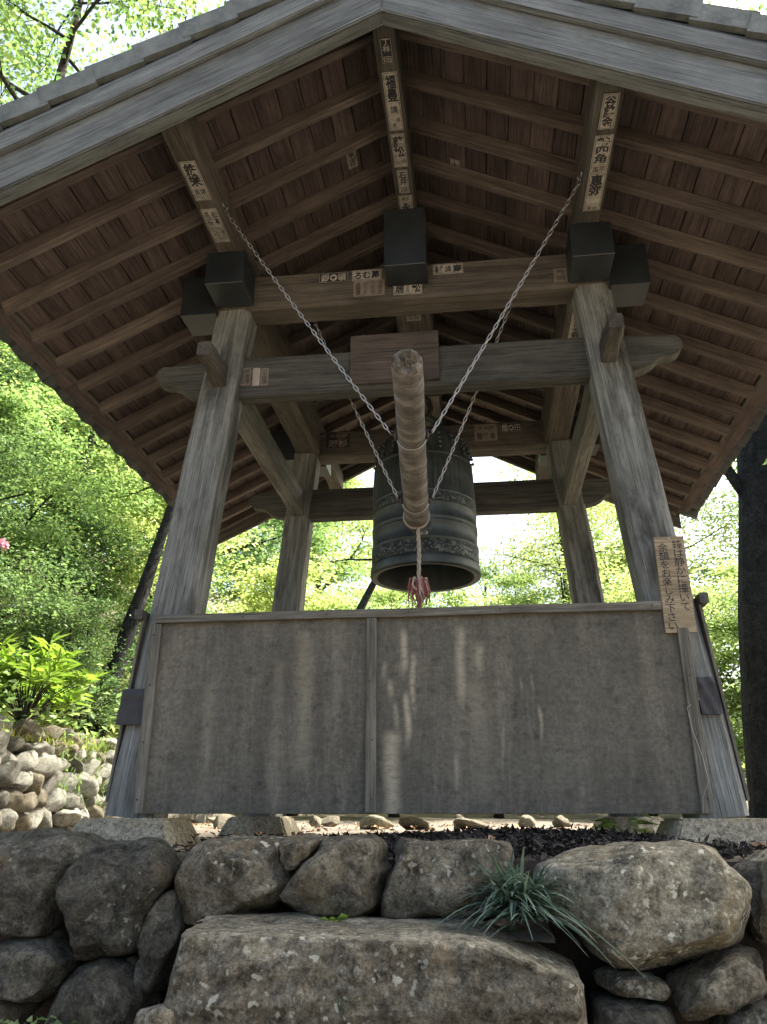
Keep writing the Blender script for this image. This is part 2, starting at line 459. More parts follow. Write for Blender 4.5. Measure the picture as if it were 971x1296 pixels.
_seed = [0]
def beam(name, p0, p1, w, h, mat, parent, up=(0, 0, 1), **kw):
    _seed[0] += 1
    mw, L = frame(p0, p1, up)
    return link(name, beam_mesh(L, w, h, seed=_seed[0], **kw), mat, parent, mw=mw)

def bx(name, x0, x1, y0, y1, z0, z1, mat, parent, ch=0.004, axis='x', seg=2, jit=0.0008):
    """axis-aligned timber or box by its limits; axis is the direction of the grain"""
    if axis == 'x':
        return beam(name, (x0, (y0 + y1) / 2, (z0 + z1) / 2), (x1, (y0 + y1) / 2, (z0 + z1) / 2), y1 - y0, z1 - z0, mat, parent, ch=ch, seg=seg, jit=jit)
    if axis == 'y':
        return beam(name, ((x0 + x1) / 2, y0, (z0 + z1) / 2), ((x0 + x1) / 2, y1, (z0 + z1) / 2), x1 - x0, z1 - z0, mat, parent, ch=ch, seg=seg, jit=jit)
    return beam(name, ((x0 + x1) / 2, (y0 + y1) / 2, z0), ((x0 + x1) / 2, (y0 + y1) / 2, z1), y1 - y0, x1 - x0, mat, parent, up=(1, 0, 0), ch=ch, seg=seg, jit=jit)

def tube_bm(bm, pts, radii, sides=8, cap=True, jit=0.0, r=rnd):
    pts = [Vector(p) for p in pts]
    rings = []
    side = None
    for i, p in enumerate(pts):
        d = (pts[min(i + 1, len(pts) - 1)] - pts[max(i - 1, 0)]).normalized()
        if side is None:
            side = d.cross(Vector((0.31, 0.95, 0.05)) if abs(d.z) > 0.8 else Vector((0, 0, 1))).normalized()
        side = (side - d * side.dot(d)).normalized()
        u = d.cross(side)
        ring = []
        for k in range(sides):
            a = 2 * math.pi * k / sides
            q = radii[i] * (1 + r.uniform(-jit, jit))
            ring.append(bm.verts.new(p + side * math.cos(a) * q + u * math.sin(a) * q))
        rings.append(ring)
    for i in range(len(rings) - 1):
        for k in range(sides):
            bm.faces.new((rings[i][k], rings[i][(k + 1) % sides], rings[i + 1][(k + 1) % sides], rings[i + 1][k]))
    if cap:
        bm.faces.new(rings[0][::-1]); bm.faces.new(rings[-1])

def lathe_mesh(profile, n=64):
    bm = bmesh.new()
    rings = [[bm.verts.new((r * math.cos(2 * math.pi * k / n), r * math.sin(2 * math.pi * k / n), z)) for k in range(n)] for r, z in profile]
    for i in range(len(rings) - 1):
        for k in range(n):
            bm.faces.new((rings[i][k], rings[i][(k + 1) % n], rings[i + 1][(k + 1) % n], rings[i + 1][k]))
    bmesh.ops.recalc_face_normals(bm, faces=bm.faces)
    return mesh_from_bm('turned', bm, True)

def prism_mesh(poly, y0, y1):
    """outline in x,z extruded in y, edges bevelled"""
    bm = bmesh.new()
    a = [bm.verts.new((x, y0, z)) for x, z in poly]
    b = [bm.verts.new((x, y1, z)) for x, z in poly]
    n = len(poly)
    bm.faces.new(a); bm.faces.new(b[::-1])
    for k in range(n):
        bm.faces.new((a[k], b[k], b[(k + 1) % n], a[(k + 1) % n]))
    bmesh.ops.recalc_face_normals(bm, faces=bm.faces)
    ed = [e for e in bm.edges if abs(e.verts[0].co.y - e.verts[1].co.y) < 1e-6]
    bmesh.ops.bevel(bm, geom=ed, offset=0.006, segments=2, affect='EDGES')
    return mesh_from_bm('shape', bm)

# writing: flat glyph outlines from Blender's built-in font, turned into mesh
def glyphs(text, size, bold=0.0, spacing=0.92):
    cu = bpy.data.curves.new('writing', 'FONT')
    cu.body = text; cu.size = size; cu.align_x = 'CENTER'; cu.align_y = 'CENTER'
    cu.space_line = spacing; cu.offset = bold; cu.resolution_u = 2; cu.fill_mode = 'FRONT'
    o = bpy.data.objects.new('writing', cu)
    C.objects.link(o)
    dg = bpy.context.evaluated_depsgraph_get()
    ev = o.evaluated_get(dg)
    me = ev.to_mesh()
    vs = [v.co.copy() for v in me.vertices]
    fs = [tuple(p.vertices) for p in me.polygons]
    ev.to_mesh_clear()
    bpy.data.objects.remove(o); bpy.data.curves.remove(cu)
    return vs, fs

def fit(vs, cx, cy, w, h):
    """scale glyph outlines to fill a box"""
    if not vs: return vs
    x0, x1 = min(v.x for v in vs), max(v.x for v in vs); y0, y1 = min(v.y for v in vs), max(v.y for v in vs)
    sx, sy = w / max(x1 - x0, 1e-6), h / max(y1 - y0, 1e-6)
    return [Vector(((v.x - (x0 + x1) / 2) * sx + cx, (v.y - (y0 + y1) / 2) * sy + cy, 0)) for v in vs]

def sticker_mesh(w, h, blocks, border=True, thick=0.0012, frame_w=0.0):
    """paper (material 0) with printed blocks (text, cx, cy, w, h) in fractions of the paper, material 1"""
    bm = bmesh.new()
    def quad(x0, y0, x1, y1, z, mi):
        f = bm.faces.new([bm.verts.new(p) for p in ((x0, y0, z), (x1, y0, z), (x1, y1, z), (x0, y1, z))]); f.material_index = mi
    a, b = w / 2, h / 2
    r = bmesh.ops.create_cube(bm, size=1.0)
    for v in r['verts']:
        v.co = Vector((v.co.x * w, v.co.y * h, (v.co.z + 0.5) * thick))
    zt = thick + 0.0006
    if border:
        e, t = 0.004, 0.0022
        quad(-a + e, b - e - t, a - e, b - e, zt, 1); quad(-a + e, -b + e, a - e, -b + e + t, zt, 1)
        quad(-a + e, -b + e + t, -a + e + t, b - e - t, zt, 1); quad(a - e - t, -b + e + t, a - e, b - e - t, zt, 1)
    for (text, cx, cy, bw, bh, bold) in blocks:
        vs, fs = glyphs(text, 1.0, bold)
        vs = fit(vs, cx * w, cy * h, bw * w, bh * h)
        bvs = [bm.verts.new((v.x, v.y, zt)) for v in vs]
        for f in fs:
            try:
                nf = bm.faces.new([bvs[i] for i in f]); nf.material_index = 1
            except ValueError:
                pass
    me = bpy.data.meshes.new('sticker')
    bm.to_mesh(me); bm.free()
    return me

def plate_matrix(origin, right, up):
    x = Vector(right).normalized(); y = Vector(up); y = (y - x * y.dot(x)).normalized(); z = x.cross(y)
    m = Matrix((x, y, z)).transposed().to_4x4(); m.translation = origin
    return m

STONES=[('a', [(-1.491, 0.179), (-1.435, 0.211), (-1.334, 0.22), (-1.179, 0.214), (-1.077, 0.203), (-1.018, 0.177), (-1.048, 0.137), (-1.092, 0.093), (-1.125, 0.016), (-1.13, -0.059), (-1.142, -0.101), (-1.227, -0.115), (-1.316, -0.112), (-1.378, -0.1), (-1.441, -0.08)], -0.8, 0.24, 0.55), ('b', [(-1.11, -0.014), (-1.095, 0.053), (-1.065, 0.113), (-1.004, 0.174), (-0.928, 0.195), (-0.841, 0.198), (-0.79, 0.174), (-0.758, 0.14), (-0.715, 0.098), (-0.722, 0.065), (-0.773, 0.006), (-0.797, -0.035), (-0.814, -0.091), (-0.832, -0.139), (-0.895, -0.158), (-0.978, -0.17), (-1.044, -0.173), (-1.076, -0.143), (-1.099, -0.087)], -0.84, 0.25, 0.6), ('c', [(-0.727, 0.07), (-0.688, 0.173), (-0.631, 0.189), (-0.535, 0.196), (-0.386, 0.192), (-0.378, 0.132), (-0.333, 0.069), (-0.382, 0.015), (-0.404, -0.018), (-0.481, -0.043), (-0.592, -0.069), (-0.686, -0.07), (-0.715, -0.005)], -0.8, 0.2, 0.45), ('d', [(-0.709, 0.055), (-0.672, -0.068), (-0.692, -0.132), (-0.739, -0.219), (-0.777, -0.297), (-0.811, -0.267), (-0.825, -0.197), (-0.821, -0.102), (-0.795, -0.037), (-0.754, 0.026)], -0.82, 0.2, 0.5), ('e', [(-0.378, 0.194), (-0.235, 0.197), (-0.242, 0.172), (-0.266, 0.134), (-0.306, 0.096), (-0.343, 0.096), (-0.371, 0.129)], -0.82, 0.16, 0.5), ('f', [(-0.381, 0.007), (-0.333, 0.065), (-0.27, 0.128), (-0.234, 0.188), (-0.183, 0.199), (-0.071, 0.197), (-0.043, 0.176), (-0.034, 0.117), (-0.016, 0.101), (-0.034, 0.051), (-0.043, -0.014), (-0.097, -0.038), (-0.169, -0.035), (-0.269, -0.044), (-0.343, -0.021)], -0.8, 0.21, 0.5), ('g', [(-0.036, 0.051), (-0.016, 0.092), (0.012, 0.118), (-0.025, 0.159), (-0.038, 0.189), (0.067, 0.191), (0.159, 0.189), (0.294, 0.187), (0.383, 0.182), (0.395, 0.153), (0.383, 0.087), (0.374, 0.007), (0.363, -0.025), (0.284, -0.045), (0.153, -0.047), (0.028, -0.057), (-0.034, -0.057)], -0.8, 0.2, 0.4), ('h', [(0.464, 0.107), (0.53, 0.127), (0.574, 0.148), (0.662, 0.172), (0.756, 0.18), (0.858, 0.185), (0.96, 0.191), (1.003, 0.17), (1.034, 0.126), (1.076, 0.08), (1.1, 0.027), (1.111, -0.033), (1.091, -0.085), (1.054, -0.115), (0.978, -0.149), (0.88, -0.169), (0.767, -0.172), (0.687, -0.165), (0.626, -0.129), (0.605, -0.085), (0.517, -0.033), (0.463, 0.028)], -0.85, 0.27, 0.5), ('step', [(-0.622, -0.042), (-0.379, -0.041), (0.007, -0.04), (0.246, -0.045), (0.324, -0.056), (0.4, -0.08), (0.466, -0.095), (0.529, -0.104), (0.563, -0.139), (0.571, -0.18), (0.572, -0.257), (0.559, -0.361), (0.336, -0.413), (-0.196, -0.43), (-0.634, -0.414), (-0.673, -0.245), (-0.655, -0.185), (-0.634, -0.121)], -1.08, 0.2, 0.3), ('i', [(-1.322, -0.142), (-1.268, -0.121), (-1.204, -0.107), (-1.136, -0.111), (-1.08, -0.138), (-1.043, -0.173), (-1.047, -0.208), (-1.094, -0.262), (-1.145, -0.294), (-1.23, -0.281), (-1.302, -0.248), (-1.349, -0.198)], -0.88, 0.2, 0.6), ('j', [(-1.084, -0.289), (-1.065, -0.235), (-1.021, -0.189), (-0.97, -0.161), (-0.906, -0.153), (-0.848, -0.182), (-0.798, -0.223), (-0.77, -0.274), (-0.768, -0.333), (-0.779, -0.392), (-1.035, -0.406), (-1.076, -0.341)], -0.9, 0.2, 0.6), ('k', [(-0.699, -0.272), (-0.664, -0.232), (-0.602, -0.224), (-0.54, -0.223), (-0.528, -0.249), (-0.54, -0.307), (-0.686, -0.317)], -1.22, 0.14, 0.5), ('l', [(0.622, -0.187), (0.648, -0.169), (0.711, -0.17), (0.774, -0.177), (0.819, -0.19), (0.832, -0.211), (0.806, -0.233), (0.735, -0.238), (0.657, -0.232), (0.623, -0.216)], -0.9, 0.16, 0.55), ('m', [(0.838, -0.2), (0.938, -0.156), (1.03, -0.115), (1.086, -0.104), (1.122, -0.124), (1.128, -0.159), (1.103, -0.195), (1.043, -0.231), (0.969, -0.264), (0.903, -0.297), (0.856, -0.301), (0.823, -0.257)], -0.88, 0.18, 0.5), ('n', [(0.614, -0.247), (0.693, -0.239), (0.779, -0.237), (0.822, -0.263), (0.83, -0.317), (0.719, -0.354), (0.598, -0.337)], -0.92, 0.18, 0.6), ('o', [(0.959, -0.298), (0.979, -0.263), (1.038, -0.231), (1.091, -0.233), (1.131, -0.26), (1.117, -0.348), (0.966, -0.352)], -0.9, 0.18, 0.6), ('p', [(1.086, 0.104), (1.179, 0.129), (1.189, 0.08), (1.172, 0.0), (1.154, -0.109), (1.131, -0.07), (1.112, 0.023)], -0.72, 0.16, 0.45), ('q', [(1.164, 0.133), (1.212, 0.169), (1.27, 0.173), (1.262, 0.032), (1.209, -0.134), (1.158, -0.105), (1.144, -0.046)], -0.8, 0.2, 0.5), ('r', [(-1.326, -0.256), (-1.259, -0.262), (-1.189, -0.291), (-1.174, -0.317), (-1.213, -0.366), (-1.305, -0.369)], -0.9, 0.16, 0.6), ('s', [(-0.805, 0.136), (-0.755, 0.139), (-0.736, 0.119), (-0.751, 0.088), (-0.786, 0.101)], -0.74, 0.07, 0.6), ('t', [(-1.164, -0.105), (-1.136, -0.098), (-1.119, -0.112), (-1.124, -0.132), (-1.15, -0.129)], -0.84, 0.04, 0.6), ('u', [(-0.885, -0.167), (-0.849, -0.162), (-0.815, -0.179), (-0.817, -0.2), (-0.85, -0.196)], -0.86, 0.05, 0.6), ('v', [(-1.139, -0.117), (-1.118, -0.113), (-1.105, -0.141), (-1.116, -0.158), (-1.134, -0.15)], -0.8, 0.06, 0.6)]
STK=[('r1', 'under', [-0.006, -0.96, 3.7], 0.06, 0.14), ('r2', 'under', [-0.017, -0.662, 3.7], 0.075, 0.36), ('r3', 'under', [-0.013, -0.342, 3.7], 0.075, 0.236), ('r4', 'under', [-0.007, -0.111, 3.7], 0.06, 0.179), ('r5', 'under', [-0.011, 0.074, 3.7], 0.08, 0.153), ('p1', 'under', [-1.003, -0.702, 3.24], 0.085, 0.264), ('p2', 'under', [-1.012, -0.376, 3.24], 0.085, 0.261), ('q1', 'under', [0.998, -0.892, 3.24], 0.072, 0.197), ('q2', 'under', [1.01, -0.637, 3.24], 0.085, 0.239), ('q3', 'under', [1.013, -0.387, 3.24], 0.085, 0.263), ('t1', 'front', [-0.436, 0.085, 3.238], 0.179, 0.073), ('t2', 'front', [-0.239, 0.085, 3.229], 0.173, 0.073), ('t3', 'front', [-0.225, 0.085, 3.119], 0.182, 0.11), ('t4', 'front', [-0.001, 0.085, 3.095], 0.164, 0.078), ('t5', 'front', [0.234, 0.085, 3.236], 0.173, 0.072), ('t6', 'front', [0.865, 0.085, 3.112], 0.075, 0.091), ('c1', 'under', [0.007, 0.407, 3.13], 0.085, 0.084), ('n1', 'front', [-0.953, 0.15, 2.62], 0.075, 0.115), ('n2', 'front', [-0.885, 0.15, 2.615], 0.042, 0.115), ('n3', 'front', [-0.836, 0.15, 2.612], 0.047, 0.115), ('b1', 'front', [-0.766, 2.14, 3.229], 0.214, 0.154), ('b2', 'front', [0.456, 2.14, 3.265], 0.186, 0.152), ('b3', 'front', [0.66, 2.14, 3.292], 0.178, 0.087), ('s1', 'under', [0.965, 0.477, 3.05], 0.09, 0.388)]

# ------------------------------------------------------------------ ground
GZ = 0.12
def smooth(a, b, x):
    t = min(1, max(0, (x - a) / (b - a))); return t * t * (3 - 2 * t)
def ground_h(x, y):
    base = GZ
    wall_x = -4.28 + max(0, y - 9) * 0.35
    d = wall_x - x
    hill = 0
    if d > 0:
        hill = 0.90 * smooth(0.0, 0.06, d) + 0.50 * max(0, d - 0.3) + 0.02 * max(0, d - 0.3) ** 1.5
        hill = min(hill, 9.0) * smooth(-2.5, 0.5, y)
    back = 0.05 * max(0, y - 7) if y > 7 else 0
    back = min(back, 1.6)
    h = base + hill + back * 0.5
    h += 0.05 * noise.noise(Vector((x * 0.6, y * 0.6, 0))) * (1 if (abs(x) > 2.2 or y > 3) else 0.25)
    if y < -0.62:
        h = h - 1.35 * smooth(-0.62, -0.75, y)
    return h
xs = np.concatenate([np.linspace(-220, -22, 12), np.linspace(-20, -4.6, 40), np.linspace(-4.4, -4.15, 8), np.linspace(-4, 5, 55), np.linspace(5.6, 20, 25), np.linspace(22, 220, 12)])
ys = np.concatenate([np.linspace(-120, -4, 10), np.linspace(-3.5, -0.8, 12), np.linspace(-0.76, -0.6, 6), np.linspace(-0.5, 9, 60), np.linspace(9.5, 40, 40), np.linspace(44, 260, 10)])
gv = [(float(x), float(y), ground_h(float(x), float(y))) for y in ys for x in xs]
nx = len(xs)
gf = [(j * nx + i, j * nx + i + 1, (j + 1) * nx + i + 1, (j + 1) * nx + i) for j in range(len(ys) - 1) for i in range(nx - 1)]
me = bpy.data.meshes.new('ground'); me.from_pydata(gv, [], gf); me.shade_smooth()
struct(link('ground', me, 'earth'))

# ------------------------------------------------------------------ stones
def ico(sub):
    bm = bmesh.new()
    bmesh.ops.create_icosphere(bm, subdivisions=sub, radius=1)
    return bm

def outline_stone(poly, depth, ex, sub=5, seed=0, rough=0.02):
    """a boulder whose widest section is the given outline (x,z about 0) and that bulges in y"""
    ang = []
    n = len(poly)
    dense = []
    for i in range(n):
        (x0, z0), (x1, z1) = poly[i], poly[(i + 1) % n]
        for k in range(8):
            t = k / 8; dense.append((x0 + (x1 - x0) * t, z0 + (z1 - z0) * t))
    tab = np.zeros(180); cnt = np.zeros(180)
    for x, z in dense:
        a = int((math.atan2(z, x) + math.pi) / (2 * math.pi) * 180) % 180
        tab[a] = max(tab[a], math.hypot(x, z)); cnt[a] = 1
    idx = np.nonzero(cnt)[0]
    tab = np.interp(np.arange(180), np.concatenate([idx - 180, idx, idx + 180]), np.tile(tab[idx], 3))
    tab = (np.roll(tab, 1) + 2 * tab + np.roll(tab, -1)) / 4
    mean = float(tab.mean())
    bm = ico(sub)
    off = Vector((seed * 3.17, seed * 1.3, seed * 7.7))
    rr_ = random.Random(seed * 13 + 5)
    cuts = []
    for _ in range(11):
        nv = Vector((rr_.gauss(0, .7), -abs(rr_.gauss(0, 1)) - .25, rr_.gauss(0, .7))).normalized()
        sup = max(abs(nv.x) * 0 + nv.x * x + nv.z * z for x, z in poly) * .72 + abs(nv.y) * depth * .80
        cuts.append((nv, sup * rr_.uniform(.86, 1.06)))
    for v in bm.verts:
        d = v.co.copy()
        rho = math.hypot(d.x, d.z)
        if rho > 1e-5:
            f = (math.atan2(d.z, d.x) + math.pi) / (2 * math.pi) * 180
            i0 = int(f) % 180; t = f - int(f)
            rr = float(tab[i0] * (1 - t) + tab[(i0 + 1) % 180] * t)
        else:
            rr = mean
        s = rho ** ex
        yy = math.copysign(abs(d.y) ** 0.75, d.y) * depth
        k = s * rr / rho if rho > 1e-5 else 0
        p = Vector((d.x * k, yy, d.z * k))
        for nv, lim in cuts:
            over = p.dot(nv) - lim
            if over > 0: p -= nv * over * .96
        q = p * 3.2 + off
        # broken facets plus fine roughness
        disp = (noise.fractal(q * 1.6, .85, 2.1, 6) * 1.0 + noise.noise(q * 0.6) * 0.5) * rough * 1.45
        ridge = max(0, .16 - abs(noise.noise(q * .9 + Vector((9, 3, 1))))) / .16 * rough * .9
        p += Vector(d).normalized() * (disp - ridge) * (0.5 + 0.6 * abs(d.y))
        v.co = p
    return mesh_from_bm('stone', bm, True)

def place_stone(name, poly, Y, depth, ex, mat, parent, sub=5, seed=0, rough=0.02):
    cx = sum(p[0] for p in poly) / len(poly); cz = sum(p[1] for p in poly) / len(poly)
    me = outline_stone([(x - cx, z - cz) for x, z in poly], depth, ex, sub, seed, rough)
    return link(name, me, mat, parent, loc=(cx, Y, cz))

def step_mesh():
    """rough slab: flat ledge on top, broken front face, raked left end"""
    path = [(-.26, -.62), (-.27, -.45)] + [(-.275 + .045 * k / 34, -.45 + .51 * k / 34) for k in range(1, 35)] + [(-.222, .068), (-.20, .070)] + [(-.20 + .40 * k / 12, .070 + .012 * k / 12) for k in range(1, 13)] + [(.2, -.2), (.2, -.62)]
    nt_ = 150
    bm = bmesh.new(); grid = []
    for (y, z) in path:
        row = []
        for i in range(nt_ + 1):
            t = i / nt_
            xl = -.575 - .19 * max(0, (.06 - z)) - .0; xr = .555 + .06 * max(0, -z)
            top_cut = 0
            x = xl + (xr - xl) * t
            zz = z
            # right shoulder falls away
            drop = .11 * max(0, (t - .70) / .30) ** 1.6
            zz -= drop * min(1, max(0, (z + .45) / .5))
            e = min(1, min(t, 1 - t) / .035)
            yy = y + (1 - e) ** 2 * (.10 if y < 0 else -.02)
            q = Vector((x * 3.0, y * 3.0, zz * 3.0))
            f = noise.fractal(q * 2.2 + Vector((3, 1, 8)), .9, 2.1, 6) * .020 + noise.noise(q * 1.1) * .028
            st = (noise.noise(Vector((x * 1.6, 0, zz * 26 + noise.noise(q) * .8))) * .014) if z > -.12 else 0
            if y < -.19:
                yy += f * 1.25 + st * 1.3 - .022 * max(0, noise.noise(Vector((x * 9, 4, zz * 3))))
                zz += .006 * noise.noise(q * 9)
            else:
                zz += f * .35 + .008 * noise.noise(Vector((x * 7, yy * 18, 3)))
            row.append(bm.verts.new((x, yy, zz)))
        grid.append(row)
    for j in range(len(path) - 1):
        for i in range(nt_):
            bm.faces.new((grid[j][i], grid[j][i + 1], grid[j + 1][i + 1], grid[j + 1][i]))
    for i in (0, nt_):
        bm.faces.new([g[i] for g in grid])
    for f in bm.faces:
        f.normal_update()
        c_ = f.calc_center_median()
        if c_.z > -.02 - .1 * max(0, c_.x - .2) and c_.y > -.225: f.material_index = 1  # top faces take the paler stone, skylight on the ledge put into colour
    bmesh.ops.recalc_face_normals(bm, faces=bm.faces)
    me = mesh_from_bm('stone_step', bm, False)
    return me

rw = thing('boulder_retaining_wall', 'low retaining wall of big rounded boulders below the bell tower', 'stone wall', (0, -0.8, -1.2))
rw_inv = Vector((0, 0.8, 1.2))
SM = {'a': 'stone', 'b': 'stone', 'c': 'stone_mid', 'd': 'stone', 'e': 'stone_mid', 'f': 'stone_mid', 'g': 'stone_mid', 'h': 'stone_tan', 'i': 'stone', 'j': 'stone',
      'k': 'stone_tan', 'l': 'stone_mid', 'm': 'stone_mid', 'n': 'stone', 'o': 'stone', 'p': 'stone', 'q': 'stone_tan', 'r': 'stone', 's': 'stone_mid', 't': 'stone', 'u': 'stone', 'v': 'stone'}
for i, (nm, poly, Y, dep, ex) in enumerate(STONES):
    big = len(poly) > 6
    if nm == 'step':
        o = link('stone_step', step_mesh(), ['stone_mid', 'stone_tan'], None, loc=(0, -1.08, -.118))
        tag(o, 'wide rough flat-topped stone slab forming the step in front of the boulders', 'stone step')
    else:
        o = place_stone('boulder', poly, Y, dep, ex, SM[nm], rw, 5 if big else 3, i, 0.022 if big else 0.008)
        o.location = o.location + rw_inv
        if nm == 'h': o['label'] = 'largest pale tan boulder beside the grass clump'
# more of the same wall beyond both edges of the picture and below it
ext = [(-1.75, -0.02, .25, .2), (-1.65, -.42, .26, .2), (-2.2, -.05, .26, .22), (-2.2, -.48, .27, .2), (1.55, -.02, .26, .22), (1.6, -.45, .27, .2), (2.1, -.05, .28, .2), (2.1, -.5, .28, .22),
       (-1.3, -.62, .24, .2), (-.85, -.66, .25, .2), (.9, -.62, .25, .2), (1.2, -.66, .22, .2), (.65, -.5, .14, .14), (-1.25, -.98, .3, .2), (-.6, -1.0, .33, .2), (0, -1.0, .33, .2), (.6, -1.0, .33, .2), (1.25, -1.0, .3, .2), (1.9, -1.0, .3, .2), (-1.9, -1.0, .3, .2)]
for i, (x, z, a, b) in enumerate(ext):
    poly = [(x + a * math.cos(t) * (1 + .12 * math.sin(3 * t + i)), z + b * math.sin(t) * (1 + .1 * math.cos(2 * t + i))) for t in [k * math.pi / 7 for k in range(14)]]
    o = place_stone('boulder', poly, -.84, .2, .6, rnd.choice(['stone', 'stone_mid']), rw, 4, 40 + i, 0.02)
    o.location = o.location + rw_inv
# earth packed between the boulders
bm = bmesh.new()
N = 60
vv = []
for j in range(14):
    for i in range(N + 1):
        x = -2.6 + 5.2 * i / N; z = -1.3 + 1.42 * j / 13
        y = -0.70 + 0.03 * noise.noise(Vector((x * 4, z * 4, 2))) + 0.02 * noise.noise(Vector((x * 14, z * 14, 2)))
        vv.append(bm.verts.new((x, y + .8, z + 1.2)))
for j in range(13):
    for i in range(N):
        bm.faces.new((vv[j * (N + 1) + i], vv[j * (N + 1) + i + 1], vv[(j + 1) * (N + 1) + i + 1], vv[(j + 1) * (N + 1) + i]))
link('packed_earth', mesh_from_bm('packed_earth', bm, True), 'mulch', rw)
# mossy ledge of soil between the step and the boulders
bm = bmesh.new()
vv = []
for j in range(8):
    for i in range(41):
        x = -.55 + 1.05 * i / 40; y = -1.06 + .3 * j / 7
        vv.append(bm.verts.new((x, y + .8, 1.2 - .085 + .03 * j / 7 + .012 * noise.noise(Vector((x * 9, y * 9, 0))) + .008 * noise.noise(Vector((x * 30, y * 30, 0))))))
for j in range(7):
    for i in range(40):
        bm.faces.new((vv[j * 41 + i], vv[j * 41 + i + 1], vv[(j + 1) * 41 + i + 1], vv[(j + 1) * 41 + i]))
link('soil_ledge', mesh_from_bm('soil_ledge', bm, True), 'earth', rw)

# ------------------------------------------------------------------ bell tower
T = thing('bell_tower', 'open timber temple bell tower with gabled roof on four splayed posts', 'bell tower', (0, 1.2, GZ))
TI = Matrix.Translation((0, -1.2, -GZ))
def tow(o):
    """objects are built in world position; make that relative to the tower's base"""
    o.matrix_basis = TI @ o.matrix_basis
    return o
def under(child, par):
    """make a tower piece a sub-part of another tower piece"""
    child.parent = par
    child.matrix_basis = par.matrix_basis.inverted() @ child.matrix_basis
    return child
BM = {}
YF, YB = 0.17, 2.23                 # front and rear tie beams
def zr(x): return 3.43 + 0.5 * (1.0 - abs(x))      # underside of the rafters

# posts on footings
POST = {}
for sx in (-1, 1):
    for (yb, yt) in ((0.09, 0.19), (2.33, 2.21)):
        p = tow(beam('post', (sx * 1.30, yb, 0.25), (sx * 1.035, yt, 3.06), 0.235, 0.235, 'post', T, up=(0, 1, 0), w2=0.20, h2=0.20, ch=0.028, seg=14, jit=0.0035))
        POST[(sx, yb < 1)] = p
        front, left = yb < 1, sx < 0
        bm = bmesh.new()
        a, b, h = 0.19, 0.285, 0.2
        lo = [bm.verts.new((x * b, y * b, -0.07)) for x, y in ((-1, -1), (1, -1), (1, 1), (-1, 1))]
        hi = [bm.verts.new((x * a, y * a, 0.132)) for x, y in ((-1, -1), (1, -1), (1, 1), (-1, 1))]
        bm.faces.new(lo[::-1]); bm.faces.new(hi)
        for k in range(4): bm.faces.new((lo[k], lo[(k + 1) % 4], hi[(k + 1) % 4], hi[k]))
        bmesh.ops.bevel(bm, geom=list(bm.edges), offset=0.012, segments=2, affect='EDGES')
        f = link('footing', mesh_from_bm('footing', bm), 'concrete', None, loc=(sx * 1.30, yb, GZ))
        tag(f, '%s concrete footing tapering up to the %s post' % ('near' if front else 'far', ('front left' if left else 'front right') if front else ('rear left' if left else 'rear right')), 'footing', 'concrete footings under the posts')

# tie beams across, with black metal caps on their ends
def cap_box(x0, x1, y0, y1, z0, z1, par):
    c = tow(bx('beam_cap', x0, x1, y0, y1, z0, z1, 'cap', T, ch=0.004, axis='y', seg=1, jit=0.0))
    if abs(x0 + x1) < 2.1 and y0 < 1:     # soldered seam along the lower front edge
        bm = bmesh.new()
        tube_bm(bm, [(-(x1 - x0) / 2, 0, 0), ((x1 - x0) / 2, 0, .001)], [.0022, .0022], 5)
        sm = link('seam', mesh_from_bm('seam', bm), 'cap_edge', T, loc=((x0 + x1) / 2, y0 - .0005, z0 + .003)); tow(sm); under(sm, par)
    return under(c, par)
for Y in (YF, YB):
    BM['tie', Y == YF] = tb = tow(bx('tie_beam', -1.33, 1.33, Y - .085, Y + .09, 3.03, 3.262, 'beam', T, ch=0.012, seg=14, jit=0.003))
    for s in (-1, 1):
        cap_box(*sorted((s * 1.125, s * 1.345)), Y - .105, Y + .11, 3.008, 3.272, tb)
for s in (-1, 1):
    BM['plate', s] = pb = tow(bx('plate_beam', s * 1.01 - .095, s * 1.01 + .095, -.14, 2.54, 3.052, 3.243, 'beam', T, ch=0.01, axis='y', seg=12, jit=0.003))
    for (ya, yb_) in ((-.165, .05), (2.35, 2.57)):
        cap_box(s * 1.01 - .11, s * 1.01 + .11, ya, yb_, 3.036, 3.252, pb)
BM['bell'] = bb = tow(bx('bell_beam', -.105, .105, -.08, 2.48, 3.13, 3.49, 'beam', T, ch=0.012, axis='y', seg=12, jit=0.003))
for (ya, yb_) in ((-.105, .075), (2.33, 2.51)):
    cap_box(-.117, .117, ya, yb_, 3.115, 3.505, bb)

# purlins and ridge
for s in (-1, 1):
    BM['purlin', s] = tow(bx('purlin', s * 1.0 - .0625, s * 1.0 + .0625, -1.105, 3.42, 3.256, 3.432, 'beam_dark' if s > 0 else 'beam', T, ch=0.006, axis='y', seg=16, jit=0.002))
BM['ridge'] = tow(bx('ridge_beam', -.058, .052, -1.105, 3.42, 3.70, 3.93, 'beam_dark', T, ch=0.006, axis='y', seg=16, jit=0.002))
for Y in (YF + .02, YB - .02):      # struts carrying the ridge
    tow(bx('ridge_strut', -.06, .06, Y - .06, Y + .06, 3.49, 3.703, 'beam_dark', T, axis='z'))

